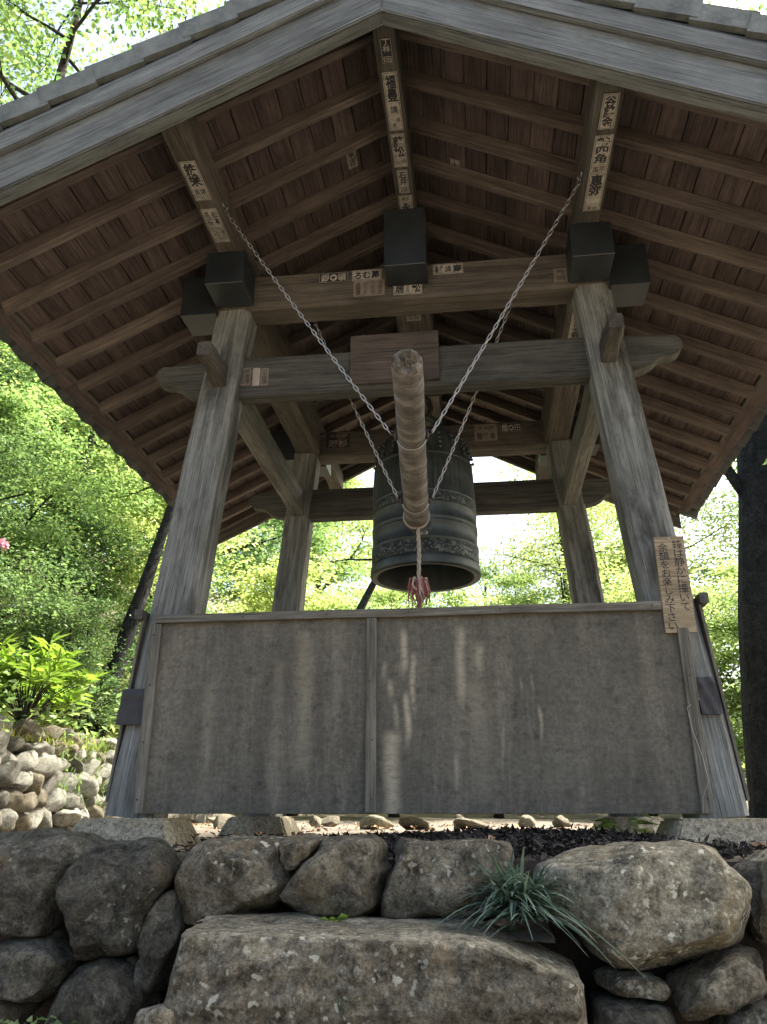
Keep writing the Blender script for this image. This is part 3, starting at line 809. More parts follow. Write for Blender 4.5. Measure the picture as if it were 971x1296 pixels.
# penetrating ties (nuki), front and rear, their noses carved
def nose_tie(Y, th):
    half = [(1.49, 2.665), (1.482, 2.70), (1.455, 2.722), (1.40, 2.722), (1.30, 2.725), (1.18, 2.735)]
    low = [(1.18, 2.515), (1.22, 2.516), (1.28, 2.53), (1.325, 2.555), (1.355, 2.585), (1.39, 2.598), (1.43, 2.60), (1.465, 2.615), (1.485, 2.64)]
    right = low + half
    me = prism_mesh([(-1.16, 2.49)] + [(1.16, 2.49)] + right[:1] + right[1:] + [(1.16, 2.742), (-1.16, 2.742)] + [(-x, z) for x, z in right[::-1]], Y - th / 2, Y + th / 2)
    return tow(link('penetrating_tie', me, 'nuki_grey', T))
BM['nuki'] = nose_tie(0.20, 0.10)
nose_tie(2.20, 0.10)
# side ties running front to back; their front ends stick out of the posts
for s in (-1, 1):
    x = s * 1.075
    tow(bx('side_tie', x - .05, x + .05, .16, 2.36, 2.505, 2.70, 'side_grey', T, ch=0.008, axis='y', seg=10, jit=0.003))
    tow(beam('tie_nose', (x, .155, 2.575), (x, -.20, 2.60), .085, .15, 'beam_dark', T, w2=.075, h2=.085, ch=.009, seg=5, jit=.004))
# blank board on the front tie
tow(bx('blank_board', -.335, .165, .122, .147, 2.515, 2.83, 'plaque', T, ch=0.003, axis='x'))

# rafters
sl = math.atan(0.5); cs, sn = math.cos(sl), math.sin(sl)
RAF_Y = [-0.875 + 0.29 * k for k in range(15)]
RH = 0.078
for s in (-1, 1):
    for k, y in enumerate([-1.06] + RAF_Y + [3.38]):
        x0, x1 = s * 0.035, s * 2.2
        off = RH / 2 / cs
        yj = y + rnd.uniform(-.008, .008)
        tow(beam('rafter', (x0, yj, zr(x0) + off), (x1, yj + rnd.uniform(-.006, .006), zr(x1) + off), 0.049, RH, 'rafter', T, ch=0.004, seg=6, jit=0.002))
# sheathing boards laid across the rafters, running front to back
bw = 0.128
nrow = int(2.20 / cs / bw)
for s in (-1, 1):
    for r_ in range(nrow + 1):
        d0 = 0.03 + r_ * bw
        dm = d0 + bw / 2 - 0.002
        cuts = [rnd.choice(RAF_Y[3:-3])]
        ends = [-1.11] + cuts + [3.42]
        th = 0.014
        for a, b in zip(ends[:-1], ends[1:]):
            dz = (RH + th / 2) / cs + rnd.uniform(0.0, 0.0035)
            c0 = Vector((s * dm * cs, a + .0015, zr(0) - dm * sn + dz)); c1 = Vector((s * dm * cs, b - .0015, c0.z))
            tow(beam('roof_board', c0, c1, bw - rnd.uniform(.003, .006), th, 'board', T, up=(s * sn, 0, cs), ch=0.0015, seg=3, jit=0.0008))
# added sheet between boards and tiles, stops light leaking through the gaps
for s in (-1, 1):
    d0, d1 = .0, 2.20 / cs
    h0 = (RH + .014 + .010) / cs
    tow(beam('roof_light_block', (0, 1.155, zr(0) + h0), (s * d1 * cs, 1.155, zr(0) - d1 * sn + h0), 4.52, .006, 'mulch', T, ch=.001, seg=1, jit=0))
# eave fascia
for s in (-1, 1):
    x = s * 2.215
    tow(beam('eave_board', (x, -1.10, zr(2.215) + .118), (x, 3.41, zr(2.215) + .118), .03, .07, 'beam_dark', T, ch=.004, seg=8, jit=.002))

# bargeboards, front and rear, each a pair meeting at the apex, with a moulded upper strip
def barge(s, y0, y1, zl, zh, name, mat, par, xm=2.36):
    n = 16
    pl, ph = [], []
    for i in range(n + 1):
        x = xm * i / n
        sag = -0.018 * math.sin(math.pi * min(1, x / xm))      # slight hollow curve
        pl.append((s * x, 3.655 - 0.497 * x + sag + zl)); ph.append((s * x, 3.655 - 0.497 * x + sag + zh))
    me = prism_mesh(pl + ph[::-1], y0, y1)
    bm_ = bmesh.new(); bm_.from_mesh(me)
    # grain runs along the board: keep local x along the slope
    a = s * math.atan(0.497)
    rot = Matrix.Rotation(a, 4, 'Y')
    inv = rot.inverted()
    for v in bm_.verts: v.co = inv @ v.co
    bm_.to_mesh(me); bm_.free()
    return tow(link(name, me, mat, par, mw=rot))
E_SIDE = (-1, 1)
for s in E_SIDE:
    bgb = barge(s, -1.185, -1.12, 0, 0.335, 'bargeboard', 'barge', T)
    under(barge(s, -1.215, -1.186, 0.225, 0.345, 'barge_strip', 'barge', T), bgb)
    under(barge(s, -1.20, -1.186, 0.004, 0.026, 'barge_strip', 'barge', T), bgb)
    barge(s, -1.205, -1.13, 0.347, 0.368, 'verge_shadow_strip', 'tile_dark', T)  # dark strip under the verge tiles, their shadow line put into colour
    barge(s, 3.43, 3.48, 0.19, 0.335, 'bargeboard', 'beam_dark', T, 2.23)

# roof tiles: each verge tile its own, eave tiles their own, the field in one
def verge_tile_mesh(L, w, t):
    bm = bmesh.new()
    n = 4
    # slab with a turned-down verge edge; local x down the slope, y across, z up
    prof = [(0, 0), (0, t), (w, t * .9), (w, t * .9 - .02), (.03, t - .022), (.03, 0)]
    rings = []
    for i in range(n + 1):
        x = L * i / n
        rings.append([bm.verts.new((x, y, z + rnd.uniform(-.0012, .0012))) for y, z in prof])
    for i in range(n):
        for k in range(6):
            bm.faces.new((rings[i][k], rings[i][(k + 1) % 6], rings[i + 1][(k + 1) % 6], rings[i + 1][k]))
    bm.faces.new(rings[0][::-1]); bm.faces.new(rings[-1])
    bmesh.ops.recalc_face_normals(bm, faces=bm.faces)
    return mesh_from_bm('verge_tile', bm)
PITCH = 0.238
vt = verge_tile_mesh(PITCH + .03, 0.26, 0.105)
NT = 11
zt0 = 3.655 + 0.345 + 0.026
for s in (-1, 1):
    for (ye, diry) in ((-1.225, 1), (3.52, -1)):
        for k in range(NT):
            d = 0.02 + k * PITCH
            x = Vector((s * cs, 0, -sn * .995)).normalized()
            tilt = 0.085
            z = Vector((s * sn, 0, cs)).normalized()
            x2 = (x * math.cos(tilt) + z * math.sin(tilt)).normalized()
            z2 = (z * math.cos(tilt) - x * math.sin(tilt)).normalized()
            if diry < 0: z2 = z2
            y2 = Vector((0, 1, 0)) * diry
            m = Matrix((x2, y2, z2)).transposed().to_4x4()
            m.translation = Vector((s * d * cs, ye + rnd.uniform(-.003, .003), zt0 - d * sn * .995 - 0.018 + rnd.uniform(-.003, .003)))
            tow(link('verge_tile', vt, 'tile', T, mw=m))
# wavy pantiles
TW = 0.265
def wave(y):
    t = (y / TW) % 1.0
    return 0.024 * math.sin(2 * math.pi * t) + 0.008 * math.sin(4 * math.pi * t)
def eave_tile_mesh():
    bm = bmesh.new()
    n = 10
    rows = []
    for x in (0.0, 0.31):
        top = [bm.verts.new((x, TW * i / n, wave(TW * i / n) + .03)) for i in range(n + 1)]
        bot = [bm.verts.new((x, TW * i / n, wave(TW * i / n) + .008 - (.035 if x > .2 else 0))) for i in range(n + 1)]
        rows.append((top, bot))
    for i in range(n):
        (t0, b0), (t1, b1) = rows
        bm.faces.new((t0[i], t1[i], t1[i + 1], t0[i + 1])); bm.faces.new((b0[i], b0[i + 1], b1[i + 1], b1[i]))
        bm.faces.new((t1[i], b1[i], b1[i + 1], t1[i + 1])); bm.faces.new((t0[i], t0[i + 1], b0[i + 1], b0[i]))
    for i in (0, n):
        (t0, b0), (t1, b1) = rows
        bm.faces.new((t0[i], b0[i], b1[i], t1[i]))
    bmesh.ops.recalc_face_normals(bm, faces=bm.faces)
    return mesh_from_bm('eave_tile', bm)
et = eave_tile_mesh()
ztile = zr(0) + (RH + .016) / cs + .03
for s in (-1, 1):
    y = -0.97
    while y < 3.25:
        d = 2.05 / cs + .06
        x2 = Vector((s * cs, 0, -sn)); z2 = Vector((s * sn, 0, cs))
        m = Matrix((x2, z2.cross(x2), z2)).transposed().to_4x4()
        base_y = y if s > 0 else y + TW
        # y axis of the tile runs +Y on the right side and -Y on the left
        yy = y if (z2.cross(x2)).y > 0 else y + TW
        m.translation = Vector((s * d * cs, yy, ztile - d * sn + rnd.uniform(-.003, .003)))
        tow(link('eave_tile', et, 'tile_dark', T, mw=m))
        y += TW + .001
bm = bmesh.new()
for s in (-1, 1):
    for c in range(9):
        d0, d1 = 0.02 + c * .232, 0.02 + (c + 1) * .232 + .03
        prev = None
        for i in range(0, 17 * 8 + 1):
            y = -0.97 + TW * i / 8
            a = bm.verts.new((s * d0 * cs, y, ztile - d0 * sn + wave(y) + .022)); b = bm.verts.new((s * d1 * cs, y, ztile - d1 * sn + wave(y) + .048)); c2 = bm.verts.new((s * d1 * cs, y, ztile - d1 * sn + wave(y) + .02))
            if prev:
                bm.faces.new((prev[0], a, b, prev[1])); bm.faces.new((prev[1], b, c2, prev[2]))
            prev = (a, b, c2)
bmesh.ops.recalc_face_normals(bm, faces=bm.faces)
stuff(tow(link('tile_field', mesh_from_bm('tile_field', bm), 'tile_dark', T)))
for k in range(14):
    y0 = -1.24 + k * .342
    bm = bmesh.new()
    pr = [(-.13, 0), (-.13, .06), (-.07, .13), (0, .155), (.07, .13), (.13, .06), (.13, 0)]
    A = [bm.verts.new((x, y0, z + zt0 + .02)) for x, z in pr]; B = [bm.verts.new((x, y0 + .338, z + zt0 + .02)) for x, z in pr]
    for i in range(7): bm.faces.new((A[i], A[(i + 1) % 7], B[(i + 1) % 7], B[i]))
    bm.faces.new(A[::-1]); bm.faces.new(B)
    bmesh.ops.recalc_face_normals(bm, faces=bm.faces)
    tow(link('ridge_tile', mesh_from_bm('ridge_tile', bm), 'tile', T))

# side hoardings seen edge-on outside the posts
for s in (-1, 1):
    x0 = s * 1.435
    tow(beam('side_panel', (s * 1.378, .0, .75), (s * 1.378, 2.40, .75), .012, .86, 'ply_plain', T, up=(-s * .095, 0, 1), ch=.001, seg=2, jit=0))
    tow(bx('side_rail', s * 1.352 - .02, s * 1.352 + .02, -.03, 2.40, 1.17, 1.22, 'beam_dark', T, axis='y'))

# paper slips pasted on the timbers
B = 0.0
TXT = {
 'r1': ([('丁\n林', 0, .2, .62, .5, .02), ('回', 0, -.32, .62, .22, .01)], 'inv'),
 'r2': ([('福\n豊', 0, .24, .7, .44, .03), ('講', 0, -.12, .5, .13, .01), ('越', .22, -.30, .25, .08, .01), ('東', -.1, -.40, .25, .08, .01)], 'pap'),
 'r3': ([('藤\n松', 0, .12, .8, .62, .03), ('川', -.15, -.36, .4, .14, .02), ('崎', .25, -.32, .3, .12, .01)], 'pap'),
 'r4': ([('石\n井', 0, .14, .7, .58, .03), ('回', 0, -.34, .6, .2, .01)], 'pap'),
 'r5': ([('永', 0, -.14, .7, .5, .03), ('東京', 0, .32, .6, .18, .01)], 'pap'),
 'p1': ([('鉄\n栄', 0, .16, .74, .58, .035), ('東講', 0, -.27, .72, .16, .012), ('川口', 0, -.41, .72, .09, .02)], 'pap'),
 'p2': ([('松\n本', .24, .24, .34, .40, .012), ('高\n橋', -.24, .24, .34, .40, .012), ('東京都町\n世話人講\n奉納一同\n平成元年', 0, -.23, .8, .42, .008)], 'pap'),
 'q1': ([('谷\n藤\n金', 0, 0, .74, .88, .035)], 'pap'),
 'q2': ([('鶴\n四\n角', 0, .12, .78, .68, .03), ('東京\n講中', 0, -.38, .74, .16, .01)], 'pap'),
 'q3': ([('恵\n弥', 0, .2, .76, .54, .035), ('東京', 0, -.42, .66, .09, .01)], 'pap'),
 't1': ([('銀◎領', 0, 0, .84, .74, .02)], 'inv'),
 't2': ([('ろむ萬', 0, 0, .86, .74, .035)], 'pap'),
 't3': ([('岩町澤', -.36, 0, .16, .8, .0), ('山\n田\n澤', -.36, 0, .16, .8, .008), ('小\n川\n多', -.12, 0, .16, .8, .008), ('上\n杉\n京', .12, 0, .16, .8, .008), ('吉\n野\n倉', .36, 0, .16, .8, .008)], 'old'),
 't4': ([('居', -.28, 0, .32, .76, .035), ('三\n太\n村', .0, 0, .11, .72, .01), ('松', .29, 0, .32, .76, .035)], 'pap'),
 't5': ([('村', -.31, 0, .28, .72, .035), ('講', 0, 0, .2, .62, .01), ('高', .31, 0, .28, .72, .035)], 'pap'),
 't6': ([('奉\n納', 0, 0, .7, .8, .01)], 'old'),
 'c1': ([('雲龍', 0, 0, .8, .7, .01)], 'old2'),
 'n1': ([('永町\n安倉\n田澤', 0, 0, .8, .84, .01)], 'old'),
 'n2': ([('　', 0, 0, .5, .5, .01)], 'pap3'),
 'n3': ([('山\n田\n澤', 0, 0, .6, .84, .01)], 'old'),
 'b1': ([('深杉', 0, -.18, .78, .44, .03), ('東永京', 0, .28, .7, .2, .01)], 'inv2'),
 'b2': ([('養蜂本', 0, -.2, .84, .42, .02), ('東永京', 0, .28, .7, .2, .01)], 'old'),
 'b3': ([('龍◎田', 0, 0, .84, .74, .02)], 'inv'),
 's1': ([('東\n吉\n忠\n義', 0, 0, .66, .9, .02)], 'pap3'),
}
STY = {'pap': ('paper', 'ink'), 'inv': ('ink', 'paper'), 'old': ('paper_old', 'ink_old'), 'old2': ('paper', 'ink_old'), 'inv2': ('ink', 'paper_old'), 'pap3': ('paper', 'ink')}
for (nm, side, p, w, h) in STK:
    if nm not in TXT: continue
    blocks, sty = TXT[nm]
    if nm[0] == 'b': p = [p[0], 2.145 - .0002, min(p[2], 3.262 - h / 2 - .012)]
    if nm[0] == 't': p = [p[0], p[1] - .003, min(max(p[2], 3.03 + h / 2 + .014), 3.262 - h / 2 - .014)]
    if nm[0] == 'n': p = [p[0], .1495, p[2]]
    if nm[0] in 'r': p = [-.003, p[1], 3.6975]
    if nm[0] in 'pq': p = [math.copysign(1.0, p[0]) + (.006 if nm[0] == 'q' else -.004), p[1], 3.2535]
    if nm == 'c1': p = [p[0], p[1], 3.1275]
    if nm == 's1': p = [1.0, p[1], 3.0495]; h = .36
    me = sticker_mesh(w, h, blocks, border=sty in ('pap', 'inv', 'inv2', 'old2') and nm not in ('n2',))
    mw = plate_matrix(p, (1, 0, 0), (0, -1, 0) if side == 'under' else (0, 0, 1))
    ps = tow(link('paper_slip', me, list(STY[sty]), T, mw=mw))
    k0 = nm[0]
    under(ps, BM['ridge'] if k0 == 'r' else BM['purlin', -1] if k0 == 'p' else BM['purlin', 1] if k0 == 'q' else BM['tie', True] if k0 == 't' else BM['bell'] if k0 == 'c' else BM['nuki'] if k0 == 'n' else BM['tie', False] if k0 == 'b' else BM['plate', 1])
# two slips on the roof boards
for (x, y, t) in ((-.30, -.16, '東\n吉'), (.30, .0, '大\n久')):
    s = 1 if x > 0 else -1
    zz = zr(x) + RH / cs - .004
    me = sticker_mesh(.06, .15, [(t, 0, 0, .76, .82, .025)], True)
    tow(link('paper_slip', me, ['paper', 'ink'], T, mw=plate_matrix((x, y, zz), (cs, 0, -s * sn), (0, -1, 0))))

# ------------------------------------------------------------------ plywood hoarding on the front
H = thing('plywood_hoarding', 'weathered brown plywood hoarding with top rail across the front posts', 'hoarding', (0, -.04, .27))
HI = Matrix.Translation((0, .04, -.27))
def hoa(o): o.matrix_basis = HI @ o.matrix_basis; return o
def panel(x0, x1, mat, lab=None):
    # keep mesh in world-like local coordinates so the run marks lie where they should
    bm = bmesh.new()
    bmesh.ops.create_cube(bm, size=1)
    for v in bm.verts: v.co = Vector(((x0 + x1) / 2 + v.co.x * (x1 - x0), v.co.y * .012, .27 + .455 + v.co.z * .91))
    bmesh.ops.bevel(bm, geom=list(bm.edges), offset=.0015, segments=1, affect='EDGES')
    for v in bm.verts: v.co.z -= .27
    o = link('panel', mesh_from_bm('panel', bm), mat, H, loc=(0, 0, 0))
    if lab: o['label'] = lab
    return o
panel(-1.235, -.178, 'ply_plain')
panel(-.176, 1.245, 'ply_stain', 'right plywood panel with pale run marks')
hoa(bx('top_rail', -1.24, 1.15, -.072, -.0475, 1.137, 1.177, 'batten', H, ch=.003, axis='x', seg=8, jit=.0015))
for (x0, x1, z0, z1) in ((-1.262, -1.212, .272, 1.133), (-.205, -.157, .275, 1.134), (1.205, 1.255, .272, 1.05)):
    hoa(bx('batten', x0, x1, -.068, -.0475, z0, z1, 'batten', H, ch=.003, axis='z', seg=6, jit=.0012))

nails = [(x, z) for x in (-1.237, -.181, 1.23) for z in (.33, .58, .84, 1.08) if not (x > 1 and z > 1)] + [(x, 1.157) for x in (-1.2, -.8, -.4, 0, .42, .85, 1.1)]
nm_ = None
for (x, z) in nails:
    if nm_ is None:
        bm = bmesh.new(); tube_bm(bm, [(0, 0, 0), (0, -.0035, 0)], [.0045, .004], 8); nm_ = mesh_from_bm('nail', bm)
    hoa(link('nail', nm_, 'iron', H, loc=(x + rnd.uniform(-.008, .008), -.0685 if z < 1.13 else -.0725, z)))

# ------------------------------------------------------------------ notice on the right post
N_ = thing('notice_board', 'small upright wooden notice with black handwriting on the right front post', 'notice', (1.222, -.05, 1.03))
def upright(w, h, cols, t=.014):
    return sticker_mesh(w, h, cols, border=False, thick=t)
nb = upright(.135, .455, [('鐘\nは\n静\nか\nに\n撞\nい\nて', .25, .09, .34, .74, .006), ('余\n韻\nを\nお\n楽\nし\nみ\n下\nさ\nい', -.24, -.02, .34, .90, .006)])
mw = plate_matrix((0, 0, .2275), (1, 0, 0), (-.012, .0, 1))
link('board', nb, ['sign_wood', 'ink'], N_, mw=mw)
bm = bmesh.new()
tube_bm(bm, [(-.071, -.017, .20), (0, -.0185, .203), (.071, -.017, .206)], [.0012] * 3, 5)
link('binding_wire', mesh_from_bm('binding_wire', bm), 'steel', N_)
for z in (.445, .012):
    bm = bmesh.new(); tube_bm(bm, [(0.0, -.013, z), (0.0, -.019, z)], [.005, .004], 8)
    link('nail', mesh_from_bm('nail', bm), 'steel', N_)

# rubber sheets wrapped round the posts at mid height
for s, lab in ((-1, 'black rubber sheet wrapped round the left front post beside the hoarding'), (1, 'black rubber pad fixed to the right front post below the notice')):
    bm = bmesh.new()
    w, h = (.13, .165) if s < 0 else (.085, .16)
    n = 8
    rows = []
    for j in range(7):
        z = -h / 2 + h * j / 6
        fr = []
        for i in range(n + 1):
            x = -w / 2 + w * i / n
            fr.append(bm.verts.new((x - s * .1 * z, -.006 - .006 * math.sin(i * 1.3 + j) * .5 - (.004 if j == 5 else 0), z)))
        bk = []
        for i in range(n + 1):
            x = -w / 2 + w * i / n
            bk.append(bm.verts.new((x - s * .1 * z, .012, z)))
        rows.append((fr, bk))
    for j in range(6):
        for i in range(n):
            bm.faces.new((rows[j][0][i], rows[j][0][i + 1], rows[j + 1][0][i + 1], rows[j + 1][0][i]))
            bm.faces.new((rows[j][1][i + 1], rows[j][1][i], rows[j + 1][1][i], rows[j + 1][1][i + 1]))
        for i in (0, n):
            bm.faces.new((rows[j][0][i], rows[j + 1][0][i], rows[j + 1][1][i], rows[j][1][i]))
    for j in (0, 6):
        for i in range(n):
            bm.faces.new((rows[j][0][i], rows[j][0][i + 1], rows[j][1][i + 1], rows[j][1][i]))
    bmesh.ops.recalc_face_normals(bm, faces=bm.faces)
    o = link('rubber_pad', mesh_from_bm('rubber_pad', bm), 'plastic', None, loc=(-1.325, -.032, .745) if s < 0 else (1.305, -.03, .755))
    tag(o, lab, 'rubber pad')
# loose wire hanging down the right edge of the hoarding
bm = bmesh.new()
tube_bm(bm, [(1.262, -.05, .74), (1.20, -.075, .70), (1.212, -.07, .60), (1.236, -.074, .50), (1.248, -.075, .40), (1.215, -.072, .33), (1.21, -.07, .275)], [.0012] * 7, 5)
tag(link('loose_wire', mesh_from_bm('loose_wire', bm), 'wire'), 'thin loose wire dangling at the right edge of the hoarding', 'wire')

# ------------------------------------------------------------------ the bell
BZ = 1.685
BY = 1.2
bell = thing('temple_bell', 'dark green bronze temple bell hanging in the middle of the tower', 'bell', (0, BY, BZ))
prof = [(.312, .0), (.352, .0), (.356, .012), (.353, .05), (.350, .062), (.344, .066), (.343, .165), (.348, .169), (.348, .178), (.342, .182), (.341, .275), (.345, .278), (.345, .288), (.341, .291), (.341, .305), (.345, .308), (.345, .316), (.340, .32),
        (.340, .40), (.343, .403), (.343, .41), (.339, .414), (.338, .48), (.341, .483), (.341, .49), (.337, .494), (.334, .62), (.328, .74), (.325, .746), (.328, .75), (.328, .758), (.322, .763), (.306, .86), (.28, .93), (.235, .975), (.17, 1.0), (.09, 1.012), (.0, 1.015)]
link('body', lathe_mesh(prof + [], 96), 'bronze', bell)
inner = [(.312, .0), (.300, .08), (.295, .5), (.25, .85), (.0, .93)]
me = lathe_mesh(inner, 64); me.flip_normals()
link('inner_wall', me, 'bronze', bell)
for (z0, z1, r0, r1) in ((.072, .16, .3455, .3455), (.416, .478, .3412, .340)):
    link('relief_band', lathe_mesh([(r0, z0), (r0 + .0015, z0 + .006), (r1 + .0015, z1 - .006), (r1, z1)], 96), 'bronze_relief', bell)
for a in (0, 90, 180, 270):           # upright bands that quarter the bell
    A = R(a - 90 + 12)
    bm = bmesh.new()
    for da in (-.075, -.055, .055, .075):
        pts = [((r + .002) * math.cos(A + da), (r + .002) * math.sin(A + da), z) for r, z in ((.338, .5), (.334, .62), (.328, .74), (.322, .765), (.307, .857), (.282, .925))]
        tube_bm(bm, pts, [.0035] * len(pts), 5)
    link('upright_band', mesh_from_bm('upright_band', bm, True), 'bronze', bell)
bm = bmesh.new()                        # rows of bosses round the shoulder
for q in range(4):
    for row in range(4):
        z = .785 + row * .036
        rr = np.interp(z, [.763, .86, .93], [.322, .306, .28])
        for k in range(5):
            A = R(q * 90 - 90 + 12) + .19 + k * (math.pi / 2 - .38) / 4
            c = Vector((rr * math.cos(A), rr * math.sin(A), z)); d = Vector((math.cos(A), math.sin(A), .25)).normalized()
            tube_bm(bm, [c - d * .004, c + d * .010, c + d * .012, c + d * .022, c + d * .026], [.010, .008, .012, .010, .003], 8)
stuff(link('bosses', mesh_from_bm('bosses', bm, True), 'bronze', bell))
# incised writing on the fields: dark columns of characters standing a little proud
bm = bmesh.new()
cols = ['奉納梵鐘一口為天下泰平', '国土安穏万民豊楽仏法', '興隆衆生済度昭和四年', '春三月吉日当山住職敬', '白諸檀信徒一同寄進者', '鋳物師謹製山主合掌記']
for f0 in (30, -38, 120, -128):
    for ci, t in enumerate(cols):
        A = R(-90 + f0) + (ci - 2.5) * .115
        vs, fs = glyphs('\n'.join(t), 1.0, 0.0)
        vs = fit(vs, 0, 0, .016, .205)
        X = Vector((-math.sin(A), math.cos(A), 0)); N0 = Vector((math.cos(A), math.sin(A), 0))
        bvs = []
        for v in vs:
            z = .622 + v.y
            rr = float(np.interp(z, [.494, .62, .74], [.337, .334, .328])) + .0012
            bvs.append(bm.verts.new(N0 * rr + X * v.x + Vector((0, 0, z))))
        for f in fs:
            try: bm.faces.new([bvs[i] for i in f])
            except ValueError: pass
stuff(link('inscription', mesh_from_bm('inscription', bm), 'ink', bell))
# striking plate with lotus, facing the log, and a small tag with figures
link('striking_seat', (lambda me: me)(lathe_mesh([(.0, .010), (.03, .012), (.05, .008), (.062, .009), (.066, .0)], 24)), 'bronze', bell, mw=Matrix.Translation((-.0, -.341, .235)) @ Matrix.Rotation(R(90), 4, 'X'))
tg = sticker_mesh(.095, .036, [('2:3', .12, 0, .5, .6, .02)], False, .002)
link('number_tag', tg, ['bronze', 'cloth_white'], bell, mw=plate_matrix((.005, -.3485, .19), (1, 0, 0), (0, 0, 1)))
# dragon-loop hanger on top
bm = bmesh.new()
for sgn in (-1, 1):
    pts = [(sgn * .11, 0, 1.0), (sgn * .125, 0, 1.05), (sgn * .10, 0, 1.11), (sgn * .05, 0, 1.15), (0, 0, 1.165)]
    tube_bm(bm, pts, [.034, .03, .028, .028, .03], 10)
    tube_bm(bm, [(sgn * .105, -.01, 1.03), (sgn * .115, -.06, 1.03), (sgn * .11, -.085, 1.015)], [.028, .022, .012], 8)
bmesh.ops.recalc_face_normals(bm, faces=bm.faces)
link('hanger_loop', mesh_from_bm('hanger_loop', bm, True), 'bronze', bell)
# iron hook between the beam and the bell
bm = bmesh.new()
tube_bm(bm, [(0, 0, .50), (0, 0, .36), (.0, .0, .30), (.045, 0, .25), (.06, 0, .19), (.045, 0, .13), (0, 0, .105), (-.045, 0, .13), (-.055, 0, .175)], [.022, .022, .022, .022, .022, .021, .02, .016, .01], 10)
hk = link('iron_hook', mesh_from_bm('iron_hook', bm, True), 'iron', None, loc=(0.0, BY, 2.72))
tag(hk, 'dark iron hook holding the bell under the middle beam', 'hook')
bm = bmesh.new()
tube_bm(bm, [(math.cos(t) * .125, 0, math.sin(t) * .10) for t in [k * 2 * math.pi / 24 for k in range(25)]], [.012] * 25, 8, cap=False)
sr = link('iron_ring', mesh_from_bm('iron_ring', bm, True), 'iron', None, loc=(.10, .95, 2.98))
tag(sr, 'large dark iron ring behind the striking log above the bell', 'ring')

# ------------------------------------------------------------------ striking log on chains
LZ = 1.955
P_near, P_far = Vector((.083, -1.02, LZ - .03)), Vector((-.018, .735, LZ - .045))
log = thing('striking_log', 'horizontal pale log with a frayed end hung on chains to strike the bell', 'log', tuple((P_near + P_far) / 2))
mw, LL = frame(P_near, P_far)
bm = bmesh.new()
nseg, sides = 46, 28
rings = []
for i in range(nseg + 1):
    t = i / nseg
    r0 = .062 + .011 * t
    if t > .965: r0 *= 1 - ((t - .965) / .035) ** 2 * .14
    ring = []
    for k in range(sides):
        a = 2 * math.pi * k / sides
        q = Vector((t * 7, math.cos(a) * 1.2, math.sin(a) * 1.2))
        rr = r0 * (1 + .05 * noise.noise(q) + .03 * noise.noise(q * 3.1)) + .0025 * noise.noise(Vector((t * 60, a * 1.2, 4)))
        ring.append(bm.verts.new(((t - .5) * LL, math.cos(a) * rr, math.sin(a) * rr)))
    rings.append(ring)
for i in range(nseg):
    for k in range(sides):
        bm.faces.new((rings[i][k], rings[i + 1][k], rings[i + 1][(k + 1) % sides], rings[i][(k + 1) % sides]))
bm.faces.new(rings[-1][::-1])
# frayed, brushed-out near end
cx = -.5 * LL
prev = rings[0]
for lvl, f in enumerate((.86, .66, .42, .2)):
    cur = []
    for k in range(sides):
        a = 2 * math.pi * k / sides
        jag = rnd.uniform(-.028, .014)
        cur.append(bm.verts.new((cx - .004 + jag + .006 * lvl, math.cos(a) * .062 * f * rnd.uniform(.92, 1.08), math.sin(a) * .062 * f * rnd.uniform(.92, 1.08))))
    for k in range(sides):
        fc = bm.faces.new((prev[k], prev[(k + 1) % sides], cur[(k + 1) % sides], cur[k])); fc.material_index = 1
    prev = cur
fc = bm.faces.new(prev); fc.material_index = 1
bmesh.ops.recalc_face_normals(bm, faces=bm.faces)
me = mesh_from_bm('body', bm, True)
lo_ = link('body', me, ['log', 'log_end'], log, mw=Matrix.Translation(-log.location) @ mw)
def log_pt(t): return P_near + (P_far - P_near) * t
ATT = []
for t, in ((.365,), (.82,)):
    c = log_pt(t); ATT.append(c)
    for dt in (0, ):
        r0 = .062 + .011 * t + .004
        bm = bmesh.new()
        ring = []
        pts = [(0, math.cos(a) * r0, math.sin(a) * r0) for a in [k * 2 * math.pi / 24 for k in range(25)]]
        tube_bm(bm, pts, [.0035] * 25, 6, cap=False)
        m2 = mw.copy(); m2.translation = c
        link('iron_band', mesh_from_bm('iron_band', bm, True), 'steel', log, mw=Matrix.Translation(-log.location) @ m2)
    for s in (-1, 1):
        bm = bmesh.new()
        e = [Vector((0, s * (r0 - .004), .012)), Vector((0, s * (r0 + .022), .012)), Vector((.012, s * (r0 + .03), .02)), Vector((0.0, s * (r0 + .022), .03)), Vector((-.012, s * (r0 + .016), .02))]
        e = [Vector((v.x, -v.y if False else v.y, v.z)) for v in e]
        tube_bm(bm, e, [.0045] * 5, 6)
        tube_bm(bm, [Vector((-.012, s * (r0 + .004), -.02)), Vector((-.012, s * (r0 + .004), .03))], [.008, .008], 6)
        m2 = mw.copy(); m2.translation = c
        link('eye_bolt', mesh_from_bm('eye_bolt', bm, True), 'iron', log, mw=Matrix.Translation(-log.location) @ m2)
# rope lashing near the far end
bm = bmesh.new()
c = log_pt(.955)
for q in range(2):
    pts = [(q * .011, math.cos(a) * .0755, math.sin(a) * .0755) for a in [k * 2 * math.pi / 24 for k in range(25)]]
    tube_bm(bm, pts, [.0055] * 25, 6, cap=False)
m2 = mw.copy(); m2.translation = c
link('rope_lashing', mesh_from_bm('rope_lashing', bm, True), 'rope', log, mw=Matrix.Translation(-log.location) @ m2)

